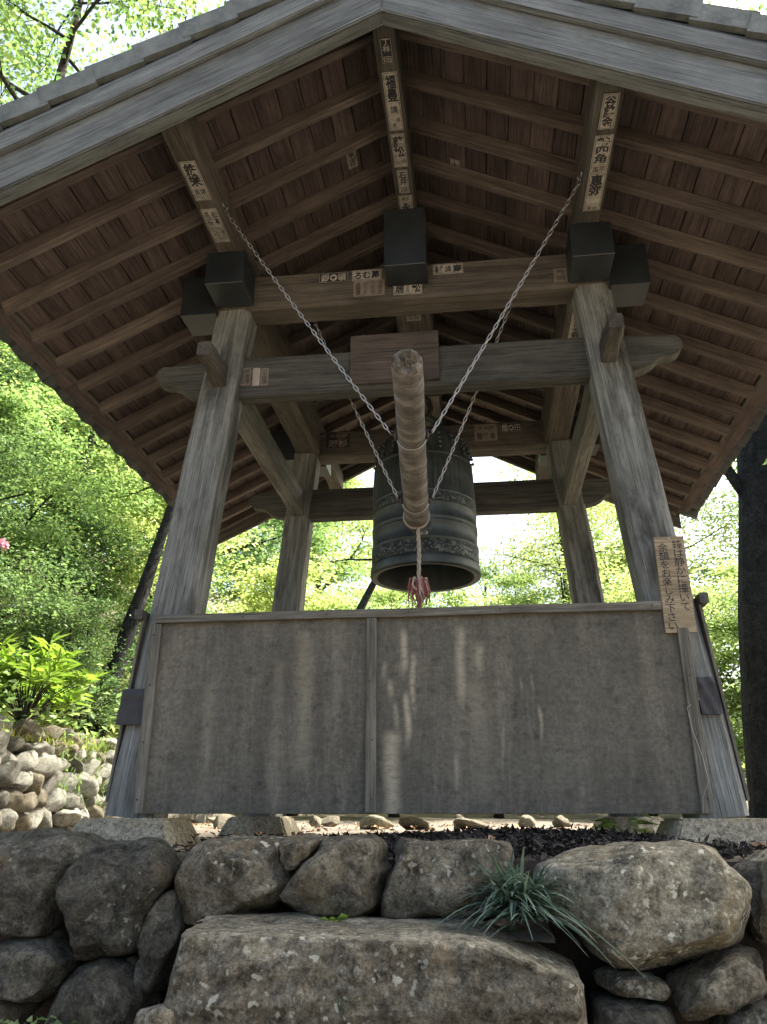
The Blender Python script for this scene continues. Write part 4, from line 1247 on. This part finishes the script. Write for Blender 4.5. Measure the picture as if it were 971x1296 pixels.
# chains
def chain(p0, p1, label, pitch=.032, wire=.0028, wid=.0072):
    p0, p1 = Vector(p0), Vector(p1)
    n = max(4, int((p1 - p0).length / pitch))
    bm = bmesh.new()
    mid_sag = .012
    pts = []
    for i in range(n + 1):
        t = i / n
        p = p0.lerp(p1, t); p.z -= mid_sag * 4 * t * (1 - t)
        pts.append(p - p0)
    for i in range(n):
        c = (pts[i] + pts[i + 1]) / 2
        d = (pts[i + 1] - pts[i]).normalized()
        sd = d.cross(Vector((0, 1, 0.2))).normalized(); u = d.cross(sd)
        ang = (i % 2) * math.pi / 2 + .3 + rnd.uniform(-.12, .12)
        a = sd * math.cos(ang) + u * math.sin(ang)
        hl = pitch / 2 + .0035
        lp = []
        for k in range(12):
            th = 2 * math.pi * k / 12
            x = math.cos(th); y = math.sin(th)
            lp.append(c + d * (hl - wid) * (1 if x > .01 else -1 if x < -.01 else 0) + d * wid * x + a * wid * y)
        lp.append(lp[0])
        tube_bm(bm, lp, [wire] * 13, 5, cap=False)
    o = link('chain', mesh_from_bm('chain', bm, True), 'steel', None, loc=tuple(p0))
    tag(o, label, 'chain', 'steel chains holding the striking log')
rl = .073
def side_pt(c, s, r=.098): 
    return Vector((c.x + s * r, c.y, c.z + .02))
chain((-.932, -.45, 3.285), side_pt(ATT[0], -1), 'long bright steel chain from the left purlin to the log')
chain((.932, -.45, 3.285), side_pt(ATT[0], 1), 'long bright steel chain from the right purlin to the log')
chain((-.585, .275, 3.055), side_pt(ATT[1], -1), 'shorter steel chain behind the front tie beam, left of the log')
chain((.585, .275, 3.055), side_pt(ATT[1], 1), 'shorter steel chain behind the front tie beam, right of the log')
for (x, y, z, d) in ((-.937, -.45, 3.30, 1), (.937, -.45, 3.30, -1), (-.585, .262, 3.07, 0), (.585, .262, 3.07, 0)):
    bm = bmesh.new()
    if d:
        tube_bm(bm, [(0, 0, 0), (d * .02, 0, 0), (d * .02, -.012, -.012), (d * .012, 0, -.022)], [.004] * 4, 6)
        tube_bm(bm, [(d * .0, -.03, .004), (d * .0, .03, .004)], [.005] * 2, 6)
    else:
        tube_bm(bm, [(0, 0, 0), (0, .02, 0), (0.01, .024, -.012), (0, .014, -.022)], [.004] * 4, 6)
    tow(link('chain_hook', mesh_from_bm('chain_hook', bm, True), 'steel', T, loc=(x, y, z)))

# pull rope with red and white tassel
rp = log_pt(.955) + Vector((0.008, 0, -.08))
rope = thing('pull_rope', 'pale pull rope with faded red and white tassel hanging from the log', 'rope', tuple(rp + Vector((0, 0, -.75))))
ro = Vector((0, 0, .75))
bm = bmesh.new()
for q in range(3):
    pts = []; 
    for i in range(40):
        z = -.42 * i / 39
        a = i * .55 + q * 2.094
        pts.append(Vector((.0065 * math.cos(a) + .004 * math.sin(i * .12), .0065 * math.sin(a), z)) + ro)
    tube_bm(bm, pts, [.006] * 40, 6)
link('cord', mesh_from_bm('cord', bm, True), 'rope', rope)
for mat, nn in (('cloth_red', 26), ('cloth_white', 30)):
    bm = bmesh.new()
    for k in range(nn):
        a = rnd.uniform(0, 6.28); L = rnd.uniform(.05, .15); s0 = rnd.uniform(.012, .065)
        z0 = -.30 - rnd.uniform(0, .05)
        pts = [Vector((0, 0, z0)), Vector((math.cos(a) * s0 * .8, math.sin(a) * s0 * .8, z0 + .012)), Vector((math.cos(a) * s0, math.sin(a) * s0, z0 - L * .5)), Vector((math.cos(a + .5) * s0 * .9, math.sin(a + .5) * s0 * .9, z0 - L))]
        tube_bm(bm, [p + ro for p in pts], [.004, .0055, .005, .002], 5)
    link('tassel', mesh_from_bm('tassel', bm, True), mat, rope)
bm = bmesh.new()
tube_bm(bm, [Vector((.004, 0, -.42)) + ro, Vector((-.004, 0, -.55)) + ro, Vector((.006, 0, -.75)) + ro], [.009, .008, .007], 7, jit=.15)
link('rope_end', mesh_from_bm('rope_end', bm, True), 'cloth_red', rope)

# ------------------------------------------------------------------ leaves and small plants
def leaf_soup(name, pos, dirs, nrm, ln, wd, fold=0.25):
    """many four-cornered folded leaves in one mesh; arrays of shape (n,3) and (n,)"""
    n = len(pos)
    dirs = dirs / np.linalg.norm(dirs, axis=1, keepdims=True)
    nrm = nrm - (nrm * dirs).sum(1, keepdims=True) * dirs
    nrm = nrm / (np.linalg.norm(nrm, axis=1, keepdims=True) + 1e-9)
    side = np.cross(dirs, nrm)
    ln = ln[:, None]; wd = wd[:, None]
    a = pos
    b = pos + dirs * ln * .45 + side * wd * .5 + nrm * wd * fold
    c = pos + dirs * ln - nrm * ln * .12
    d = pos + dirs * ln * .45 - side * wd * .5 + nrm * wd * fold
    v = np.stack([a, b, c, d], 1).reshape(-1, 3)
    i = np.arange(n) * 4
    loops = np.stack([i, i + 1, i + 2, i, i + 2, i + 3], 1).reshape(-1)
    me = bpy.data.meshes.new(name)
    me.vertices.add(4 * n); me.vertices.foreach_set('co', v.astype(np.float32).ravel())
    me.loops.add(6 * n); me.loops.foreach_set('vertex_index', loops.astype(np.int32))
    me.polygons.add(2 * n)
    me.polygons.foreach_set('loop_start', (np.arange(2 * n) * 3).astype(np.int32))
    me.update(calc_edges=True)
    return me

def blades_mesh(name, tufts, seed=1, seg=6):
    """arching strap leaves; tufts = list of (base, direction angle, length, width, lift)"""
    verts, faces = [], []
    for (b, a, L, w, lift, droop) in tufts:
        b = Vector(b); dx, dy = math.cos(a), math.sin(a)
        sx, sy = -dy, dx
        i0 = len(verts)
        for i in range(seg + 1):
            t = i / seg
            out = L * (t * math.cos(lift) + .25 * t * t * droop)
            z = L * (t * math.sin(lift) - droop * t * t * .75)
            ww = w * (1 - t ** 2.2) * .5 + .0004
            p = b + Vector((dx * out, dy * out, z))
            verts += [tuple(p + Vector((sx, sy, 0)) * ww), tuple(p - Vector((sx, sy, 0)) * ww)]
        for i in range(seg):
            k = i0 + 2 * i
            faces.append((k, k + 1, k + 3, k + 2))
    me = bpy.data.meshes.new(name); me.from_pydata(verts, [], faces); me.shade_smooth()
    return me

# lilyturf clump between the step and the tan boulder
r = random.Random(3)
tuf = []
for k in range(420):
    a = r.uniform(0, 2 * math.pi)
    if r.random() < .5: a = r.choice([r.uniform(-1.2, .2), r.uniform(2.9, 4.4), r.uniform(-2.4, -.9)])
    L = r.uniform(.12, .25)
    tuf.append(((r.uniform(-.06, .06), r.uniform(-.04, .04), r.uniform(-.04, .02)), a, L, r.uniform(.008, .014), r.uniform(.25, 1.35), r.uniform(.35, 1.0)))
for a, L in ((-.75, .32), (3.6, .28)):
    tuf.append(((.03, -.02, -.01), a, L, .011, .25, .9))
cl = thing('lilyturf_clump', 'clump of arching narrow dark green leaves growing between the boulders', 'plant', (.405, -1.02, .01))
link('leaves', blades_mesh('leaves', tuf), 'blade', cl)

def small_plant(name, loc, n, L, w, spread, h, mat, label, seed, grp=None):
    g = np.random.default_rng(seed)
    a = g.uniform(0, 2 * np.pi, n); rr = g.uniform(0, spread, n) ** 1.0
    pos = np.stack([np.cos(a) * rr, np.sin(a) * rr, g.uniform(.2, 1, n) * h], 1)
    dr = np.stack([np.cos(a), np.sin(a), g.uniform(-.3, .5, n)], 1)
    nm = np.stack([g.normal(0, .35, n), g.normal(-.25, .3, n), np.ones(n)], 1)
    t = thing(name, label, 'plant', loc, grp)
    link('leaves', leaf_soup('leaves', pos, dr, nm, g.uniform(.7, 1.2, n) * L, g.uniform(.7, 1.1, n) * w), mat, t)
    bm = bmesh.new()
    for p in pos[: min(n, 14)]:
        tube_bm(bm, [(0, 0, -.01), (p[0] * .5, p[1] * .5, p[2] * .6), tuple(p)], [.0016, .0013, .001], 4)
    link('stems', mesh_from_bm('stems', bm), mat, t)
small_plant('weed', (-.165, -.975, -.075), 16, .032, .024, .022, .045, 'leaf_bush', 'tiny bright green weed on the ledge above the stone step', 1)
small_plant('clover_patch', (-1.04, -1.12, -.37), 90, .026, .024, .11, .07, 'leaf', 'patch of small round green leaves at the bottom left among the boulders', 2)
small_plant('sprig', (-.09, -1.3, -.30), 30, .022, .014, .05, .12, 'leaf_dark', 'small leafy sprig growing against the face of the stone step', 3)
small_plant('sapling', (1.03, .75, GZ), 12, .15, .05, .05, .17, 'leaf', 'small green seedling with pointed leaves under the hoarding near the right footing', 4)
# tiny moss cushions on the ledge
for k in range(1):
    g = np.random.default_rng(9); n = 700
    pos = np.stack([g.uniform(-.25, .40, n), g.normal(-.93, .03, n), np.full(n, -.075) + g.uniform(0, .014, n)], 1)
    dr = g.normal(0, 1, (n, 3)); dr[:, 2] = abs(dr[:, 2]) * .6
    stuff(tag(link('moss', leaf_soup('moss', pos, dr, g.normal(0, 1, (n, 3)), g.uniform(.008, .018, n), g.uniform(.004, .008, n)), 'leaf_dark'), 'dark green moss on the ledge behind the stone step', 'moss'))

# leaf mould and fallen leaves behind the boulders
g = np.random.default_rng(5); n = 16000
pos = np.stack([g.normal(.5, .65, n), g.uniform(-.66, 1.4, n), np.full(n, GZ + .004) + g.uniform(0, .03, n)], 1)
pos[:, 2] += .05 * np.exp(-((pos[:, 0] - .5) / .7) ** 2) * np.exp(-((pos[:, 1] - .1) / .5) ** 2)
dr = g.normal(0, 1, (n, 3)); dr[:, 2] *= .5
nm = g.normal(0, .6, (n, 3)); nm[:, 2] = 1
stuff(tag(link('leaf_mould', leaf_soup('leaf_mould', pos, dr, nm, g.uniform(.015, .05, n), g.uniform(.01, .024, n)), 'mulch'), 'dark crumbly leaf mould on the ground behind the boulders', 'leaf mould'))
n = 900
pos = np.stack([g.uniform(-3.5, 4, n), g.uniform(-.6, 7, n), np.full(n, GZ + .012) + g.uniform(0, .03, n)], 1)
dr = g.normal(0, 1, (n, 3)); dr[:, 2] *= .3
nm = g.normal(0, .5, (n, 3)); nm[:, 2] = 1
stuff(tag(link('fallen_leaves', leaf_soup('fallen_leaves', pos, dr, nm, g.uniform(.03, .07, n), g.uniform(.02, .04, n)), 'litter'), 'dry brown fallen leaves scattered over the ground under the tower', 'leaves'))

# ------------------------------------------------------------------ stone wall on the left, behind
sw = thing('dry_stone_wall', 'sunlit wall of pale rounded stones holding up the bank on the left', 'stone wall', (-4.2, 5.0, GZ))
base = []
for k in range(7):
    bm = ico(3)
    off = Vector((k * 5.1, 2.2, k))
    rc = random.Random(k + 90); cuts_ = [(Vector((rc.gauss(0, 1), rc.gauss(0, 1), rc.gauss(0, 1))).normalized(), rc.uniform(.55, .8)) for _ in range(9)]
    for v in bm.verts:
        d = v.co.normalized()
        q = d * 1.3 + off
        p = d * (1 + .22 * noise.noise(q))
        for nv, lim in cuts_:
            o_ = p.dot(nv) - lim
            if o_ > 0: p -= nv * o_ * .9
        v.co = p * (1 + .07 * noise.noise(q * 2.7) + .04 * noise.noise(q * 7))
    base.append(mesh_from_bm('wall_stone', bm, True))
r = random.Random(11)
cnt = 0
z = .02
row = 0
while z < .88:
    rh = r.uniform(.15, .23)
    y = 1.2 + r.uniform(0, .2)
    while y < 9.4:
        ln = r.choice([r.uniform(.14, .22), r.uniform(.2, .42)])
        if cnt < 290:
            o = link('stone', r.choice(base), 'stone_bg', sw)
            o.location = (.02 - z * .10 + r.uniform(-.05, .05), y + ln / 2 - 5.0, z + rh / 2 + r.uniform(-.03, .03))
            o.rotation_euler = (r.uniform(-.7, .7), r.uniform(-.3, .3), r.uniform(-.4, .4))
            o.scale = (r.uniform(.14, .20), ln * .60, rh * r.uniform(.55, .8))
            o.material_slots[0].link = 'OBJECT'; o.material_slots[0].material = M[r.choice(['stone_bg', 'stone_bg', 'stone_bg', 'stone_mid'])]
            cnt += 1
        y += ln * r.uniform(.92, 1.05)
    z += rh * .93
bm = bmesh.new()
vv = []
for j in range(10):
    for i in range(70):
        yy = -4 + 8.6 * i / 69; zz = -.05 + 1.0 * j / 9
        vv.append(bm.verts.new((-.10 - zz * .08 + .03 * noise.noise(Vector((yy * 3, zz * 3, 1))), yy, zz)))
for j in range(9):
    for i in range(69):
        bm.faces.new((vv[j * 70 + i], vv[j * 70 + i + 1], vv[(j + 1) * 70 + i + 1], vv[(j + 1) * 70 + i]))
link('packed_earth', mesh_from_bm('packed_earth', bm, True), 'mulch', sw)
# rocks lying behind the tower
r = random.Random(21)
for k in range(16):
    x = -2.6 + k * .42 + r.uniform(-.15, .15); y = 5.2 + r.uniform(-.6, 1.2)
    o = link('rock', r.choice(base), 'stone_bg', None, loc=(x, y, ground_h(x, y) + .04))
    o.rotation_euler = (r.uniform(-.4, .4), r.uniform(-.4, .4), r.uniform(0, 6))
    o.scale = (r.uniform(.10, .26), r.uniform(.10, .2), r.uniform(.05, .10))
    o.material_slots[0].link = 'OBJECT'; o.material_slots[0].material = M[r.choice(['stone_mid', 'stone_mid', 'stone_tan'])]
    tag(o, 'pale rock in the low row on the ground behind the tower', 'rock', 'rocks in a low row behind the tower')

# grass and weeds on top of the wall
g = np.random.default_rng(12)
def grass(name, n, x0, x1, y0, y1, L, mat, label, zoff=None, face=False):
    verts, faces = [], []
    rr = random.Random(n)
    tu = []
    for k in range(n):
        x, y = rr.uniform(x0, x1), rr.uniform(y0, y1)
        if face:
            z = rr.uniform(.3, 1.1); x = -4.08 - z * .1
        else:
            z = max(ground_h(x, y), .96) - .01
        tu.append(((x, y, z), rr.uniform(-2.2, 2.2) if face or x > -4.6 else rr.uniform(0, 6.28), rr.uniform(.5, 1.2) * L, rr.uniform(.006, .012), rr.uniform(.5, 1.4), rr.uniform(.3, .95)))
    return stuff(tag(link(name, blades_mesh(name, tu, seg=3), mat), label, 'grass'))
grass('grass', 9000, -5.6, -4.16, 1.5, 10, .26, 'grass', 'sunlit yellow green grass along the top of the left stone wall')
grass('weeds', 1500, -4.2, -4.1, 4.6, 8.0, .16, 'leaf', 'weeds growing out of the face of the left stone wall', face=True)

# ------------------------------------------------------------------ trees
def grow(seed, height, spread, base_frac, limbs, trunk_r, lean=(0, 0), twigs=8, flat=.30, leaves=70, leaf=.078, cl=.30):
    """returns (trunk mesh with limbs, crown mesh)"""
    r = random.Random(seed); g = np.random.default_rng(seed)
    bm = bmesh.new()
    pts, rad = [], []
    wob = [r.uniform(-1, 1) for _ in range(4)]
    for i in range(11):
        t = i / 10
        pts.append(Vector((lean[0] * t * height + .12 * height * .12 * wob[0] * math.sin(3 * t + wob[1]), lean[1] * t * height + .015 * height * wob[2] * math.sin(4 * t + wob[3]), t * height)))
        rad.append(trunk_r * (1 - .86 * t) * (1.35 if i == 0 else 1))
    tube_bm(bm, pts, rad, 9, jit=.10, r=r)
    tips = []
    for l in range(limbs):
        t = base_frac + (1 - base_frac) * (l + r.random()) / limbs
        i = min(9, int(t * 10)); p0 = pts[i].lerp(pts[i + 1], t * 10 - i) if i < 10 else pts[10]
        az = l * 2.399 + r.uniform(-.5, .5)
        L = spread * (1.05 - .65 * ((t - base_frac) / (1 - base_frac))) * r.uniform(.7, 1.15)
        up = r.uniform(.15, .55)
        q = [p0]; d = Vector((math.cos(az), math.sin(az), up)).normalized()
        for k in range(1, 6):
            d = (d + Vector((r.uniform(-.28, .28), r.uniform(-.28, .28), r.uniform(-.20, .14)))).normalized()
            q.append(q[-1] + d * L / 5)
        r0 = trunk_r * (1 - .86 * t) * .55
        tube_bm(bm, q, [r0 * (1 - .8 * k / 5) for k in range(6)], 6, r=r)
        for w in range(twigs):
            k = r.uniform(1.2, 5); ki = min(4, int(k)); b0 = q[ki].lerp(q[ki + 1], k - ki)
            a2 = az + r.uniform(-1.5, 1.5)
            l2 = L * r.uniform(.14, .38)
            e = b0 + Vector((math.cos(a2) * l2, math.sin(a2) * l2, r.uniform(-.15, .35) * l2))
            m_ = (b0 + e) / 2 + Vector((0, 0, .06 * l2))
            tube_bm(bm, [b0, m_, e], [r0 * .28, r0 * .2, r0 * .08], 4, cap=False, r=r)
            tips.append(e); tips.append(m_)
        tips.append(q[-1])
    P = np.array([tuple(t) for t in tips])
    n = len(P) * leaves
    c = np.repeat(P, leaves, 0)
    s = np.repeat(g.uniform(.6, 1.35, len(P)), leaves)[:, None]
    pos = c + g.normal(0, 1, (n, 3)) * np.array([cl, cl, cl * flat]) * s
    dr = (pos - c) + g.normal(0, .25, (n, 3)); dr[:, 2] = dr[:, 2] * .5 - .06
    nm = g.normal(0, .55, (n, 3)); nm[:, 2] = 1
    sz = leaf * g.uniform(.5, 1.5, n)
    crown = leaf_soup('crown', pos, dr, nm, sz, sz * g.uniform(.55, .85, n))
    return mesh_from_bm('trunk', bm, True), crown

KIND = [grow(101, 6.0, 2.6, .22, 15, .13, (.05, .02)), grow(102, 7.0, 2.4, .28, 16, .15, (-.06, .03), flat=.4), grow(103, 5.0, 2.5, .15, 14, .11, (.02, -.05), leaves=90),
        grow(104, 6.5, 2.9, .25, 15, .14, (.09, 0), flat=.25, leaf=.066, leaves=85), grow(105, 4.0, 1.9, .08, 15, .08, (0, .03), flat=.5, leaf=.06, cl=.25)]
def tree(k, x, y, s, rz, mat, label, group, bark='bark', z=None, name='broadleaf_tree'):
    t = thing(name, label, 'tree', (x, y, (ground_h(x, y) if z is None else z) - .05), group)
    t.rotation_euler = (0, 0, rz); t.scale = (s, s, s)
    tm, cm = KIND[k]
    for nm, me, mt in (('trunk', tm, bark), ('crown', cm, mat)):
        if not me.materials: me.materials.append(M[mt])
        o = bpy.data.objects.new(nm, me); C.objects.link(o); o.parent = t
        o.material_slots[0].link = 'OBJECT'; o.material_slots[0].material = M[mt]
    return t
r = random.Random(77)
TONE = {'leaf': 'mid green', 'leaf_pale': 'yellow green', 'leaf_dark': 'dark green'}
KIND.append(grow(140, 9.0, 3.2, .35, 17, .13, (.03, .02), twigs=11, leaves=30, leaf=.085, cl=.42, flat=.45))
SP = 'tall thinly leaved tree behind the tower with sky showing through it'
LH = ' broadleaf tree in the dense wood on the bank left of the tower'
for (k, x, y, s, mt) in ((4, -6.0, 4.6, .75, 'leaf_dark'), (2, -6.8, 6.2, .8, 'leaf'), (4, -5.4, 7.4, .8, 'leaf_dark'), (0, -8.4, 6.0, .95, 'leaf'), (3, -7.0, 8.6, 1.0, 'leaf'), (1, -9.8, 8.4, 1.0, 'leaf_dark'),
                        (2, -5.2, 9.8, .95, 'leaf_pale'), (0, -8.0, 11, 1.15, 'leaf'), (3, -11, 11, 1.2, 'leaf'), (1, -6.2, 13, 1.2, 'leaf_dark'), (2, -10, 14, 1.4, 'leaf_pale'), (0, -13, 8, 1.2, 'leaf'),
                        (4, -4.9, 5.8, .45, 'leaf_dark'), (4, -4.8, 8.6, .6, 'leaf_dark'), (3, -13, 14, 1.5, 'leaf')):
    tree(k, x, y, s, r.uniform(0, 6.28), mt, TONE[mt] + LH, 'trees on the left bank')
CB = ' broadleaf tree standing behind the tower'
for (k, x, y, s, mt) in ((2, -3.2, 11.5, .9, 'leaf_pale'), (4, -1.2, 10.5, .95, 'leaf'), (0, -2.2, 15, .8, 'leaf_pale'), (4, .6, 11, .95, 'leaf_pale'), (2, 1.6, 13.5, .85, 'leaf'), (3, 0.2, 17, .95, 'leaf'),
                        (4, 3.0, 10.5, 1.0, 'leaf_pale'), (2, 4.4, 12.5, .9, 'leaf'), (3, 3.6, 16, 1.0, 'leaf_pale'), (0, -5.0, 17, 1.15, 'leaf'), (1, 2.0, 20, .9, 'leaf'), (1, -4.6, 21, 1.2, 'leaf')):
    tree(k, x, y, s, r.uniform(0, 6.28), mt, TONE[mt] + CB, 'trees behind the tower')
for (x, y, s, mt) in ((2.7, 15.5, .92, 'leaf_pale'), (5.6, 17.5, 1.0, 'leaf_pale'), (8.2, 18, 1.1, 'leaf'), (3.9, 21, 1.1, 'leaf')):
    tree(5, x, y, s, r.uniform(0, 6.28), mt, TONE[mt] + ' ' + SP, 'thin trees behind the tower')
RT = ' broadleaf tree standing right of the tower beyond the eave'
for (k, x, y, s, mt) in ((4, 5.4, 9.4, 1.0, 'leaf'), (2, 6.2, 11.5, .95, 'leaf_pale'), (4, 5.0, 7.4, .6, 'leaf_dark'), (0, 7.6, 14, 1.0, 'leaf'), (4, 7.0, 9, 1.0, 'leaf_pale'), (3, 10, 15, 1.1, 'leaf'), (2, 9, 11, 1.1, 'leaf')):
    tree(k, x, y, s, r.uniform(0, 6.28), mt, TONE[mt] + RT, 'trees right of the tower')
# tall tree whose branches show over the left end of the roof
KIND.append(grow(120, 10.5, 3.6, .5, 13, .17, (.02, -.03), twigs=12, leaves=46, leaf=.075, cl=.36, flat=.5))
tree(6, -5.3, 3.6, 1.0, 1.1, 'leaf', 'tall tree whose thin branches show against the sky above the left roof edge', None)
# dark leaning trunk seen just left of the front left post, and one under the bell
KIND.append(grow(130, 5.6, 2.4, .62, 9, .15, (.23, .03), leaves=34))
tree(7, -4.85, 6.6, .98, 0, 'leaf', 'dark leaning tree forking just behind the left front post', None, 'bark_black')
KIND.append(grow(131, 5.0, 1.5, .7, 5, .13, (.50, .0), twigs=5, leaves=10))
tree(8, -3.0, 8.2, 1.0, 0, 'leaf_pale', 'strongly leaning dark trunk showing under the bell mouth', None, 'bark_black')
tree(1, 6.5, 1.9, 1.25, 2.0, 'leaf', 'leafy tree beside the tower on its right, shading the boulders', None)
# big black trunk at the right edge
bm = bmesh.new()
pts = [(.02, 0, -.2), (.07, 0, .15), (.10, 0, 1.0), (.20, 0, 2), (.375, .02, 3.2), (.52, .05, 4.4), (.75, .1, 6), (.8, .1, 7.4), (.8, .2, 9)]
tube_bm(bm, pts, [.56, .47, .41, .40, .385, .37, .32, .25, .12], 26, jit=.045)
tube_bm(bm, [(.15, .0, 3.15), (-.10, .0, 3.7), (-.22, .02, 4.2), (-.5, .1, 4.9)], [.07, .055, .045, .03], 8, jit=.1)
tube_bm(bm, [(.7, .1, 5.4), (1.6, -1.0, 6.6), (2.2, -2.2, 7.4)], [.16, .1, .05], 8, jit=.1)
tube_bm(bm, [(.7, .15, 6.2), (.2, 1.2, 7.4), (-.3, 2.2, 8.2)], [.14, .09, .04], 8, jit=.1)
bt = thing('big_tree', 'big blackish tree trunk at the right edge behind the roof', 'tree', (3.2, 4.6, GZ))
tk = link('trunk', mesh_from_bm('trunk', bm, True), 'bark_black', bt)
g = np.random.default_rng(44)
cc = np.array([(2.2, -2.2, 7.4), (1.6, -1.0, 7.0), (-.3, 2.2, 8.4), (-.6, 1.2, 8.9), (.3, .4, 9.4), (.9, 1.4, 8.9), (2.4, 1.4, 7.4)])
n = 9000
c = cc[g.integers(0, len(cc), n)]
pos = c + g.normal(0, 1, (n, 3)) * np.array([.8, .8, .4])
dr = g.normal(0, 1, (n, 3)); dr[:, 2] *= .4
nm = g.normal(0, .5, (n, 3)); nm[:, 2] = 1
sz = g.uniform(.06, .11, n)
link('crown', leaf_soup('crown', pos, dr, nm, sz, sz * .7), 'leaf_dark', bt)

# shrub with long bright leaves on top of the wall
def shrub(name, loc, rad, n, L, mat, label, seed):
    g = np.random.default_rng(seed)
    t = thing(name, label, 'shrub', loc)
    tips = []
    bm = bmesh.new()
    rr = random.Random(seed)
    for k in range(46):
        a = rr.uniform(0, 6.28); e = rr.uniform(.25, 1.4); q = rad * rr.uniform(.55, 1.0)
        tip = Vector((math.cos(a) * math.cos(e) * q, math.sin(a) * math.cos(e) * q, math.sin(e) * q * 1.1 + .08))
        tube_bm(bm, [(0, 0, -.02), tuple(tip * .5 + Vector((0, 0, .05))), tuple(tip)], [.008, .006, .003], 4)
        tips.append(tip)
    link('stems', mesh_from_bm('stems', bm), 'bark', t)
    P, D, Nn = [], [], []
    for tip in tips:
        for j in range(n):
            a = rr.uniform(0, 6.28); up = rr.uniform(-.1, 1.1)
            P.append(tuple(tip * rr.uniform(.75, 1.0))); D.append((math.cos(a), math.sin(a), up)); Nn.append((rr.gauss(0, .4) - math.cos(a) * .5, rr.gauss(0, .4) - math.sin(a) * .5, 1))
    m_ = len(P)
    link('leaves', leaf_soup('leaves', np.array(P), np.array(D), np.array(Nn), g.uniform(.7, 1.2, m_) * L, g.uniform(.8, 1.1, m_) * L * .27), mat, t)
shrub('shrub', (-4.22, 3.95, 1.12), .78, 16, .20, 'leaf_bush', 'bright shrub with long glossy leaves on top of the left stone wall', 8)
shrub('shrub', (-4.75, 6.0, 1.3), 1.15, 30, .11, 'leaf_dark', 'dark green shrub behind the stone wall beside the left post', 9)
shrub('shrub', (-5.6, 5.2, 1.7), .9, 16, .10, 'leaf', 'rounded green shrub on the bank above the bright shrub', 10)
# pink blossom on the bank at the left edge
fl = thing('pink_blossom', 'pink blossom at the left edge among the leaves of the bank', 'flower', (-4.78, 3.9, 3.0))
P, D, Nn = [], [], []
rr = random.Random(4)
for k in range(34):
    a = rr.uniform(0, 6.28); up = rr.uniform(-.6, 1)
    P.append((math.cos(a) * .02, math.sin(a) * .02, .02 * up)); D.append((math.cos(a), math.sin(a), up)); Nn.append((rr.gauss(0, .5), rr.gauss(0, .5), 1))
link('petals', leaf_soup('petals', np.array(P), np.array(D), np.array(Nn), np.full(34, .075), np.full(34, .055)), 'petal', fl)
bm = bmesh.new(); tube_bm(bm, [(0, 0, 0), (-.1, .1, -.45), (-.2, .2, -1.1), (-.25, .25, -1.8)], [.006, .008, .01, .012], 5)
link('stalk', mesh_from_bm('stalk', bm), 'bark', fl)

# undergrowth covering the bank
g = np.random.default_rng(66)
nc = 700
ux = -4.5 - g.uniform(0, 1, nc) ** 1.3 * 13; uy = g.uniform(2.5, 19, nc)
uz = np.array([ground_h(float(a), float(b)) for a, b in zip(ux, uy)]) + g.uniform(0, .45, nc)
per = 60; n = nc * per
c = np.repeat(np.stack([ux, uy, uz], 1), per, 0)
pos = c + g.normal(0, 1, (n, 3)) * np.array([.38, .38, .2])
dr = g.normal(0, 1, (n, 3)); dr[:, 2] = abs(dr[:, 2]) * .5
nm = g.normal(0, .5, (n, 3)); nm[:, 2] = 1
sz = g.uniform(.06, .13, n)
stuff(tag(link('undergrowth', leaf_soup('undergrowth', pos, dr, nm, sz, sz * .6), 'leaf'), 'low green undergrowth covering the left bank under the trees', 'undergrowth'))

# far wood behind everything: one mass of foliage on the rising ground
g = np.random.default_rng(60)
nc = 900
cx_ = g.uniform(-34, 30, nc); cy_ = g.uniform(22, 40, nc)
cz_ = np.array([ground_h(float(a), float(b)) for a, b in zip(cx_, cy_)])
topz = np.where(cx_ < -4, 8.0, np.where(cx_ < 6, 4.4, 6.5))
cz_ = cz_ + g.uniform(.1, 1, nc) * topz
per = 70
n = nc * per
c = np.repeat(np.stack([cx_, cy_, cz_], 1), per, 0)
pos = c + g.normal(0, 1, (n, 3)) * np.array([.9, .9, .45])
dr = g.normal(0, 1, (n, 3)); dr[:, 2] *= .4
nm = g.normal(0, .5, (n, 3)); nm[:, 2] = 1
sz = g.uniform(.14, .28, n)
stuff(tag(link('distant_wood', leaf_soup('distant_wood', pos, dr, nm, sz, sz * .75), 'leaf'), 'distant green wood behind the tower', 'wood'))
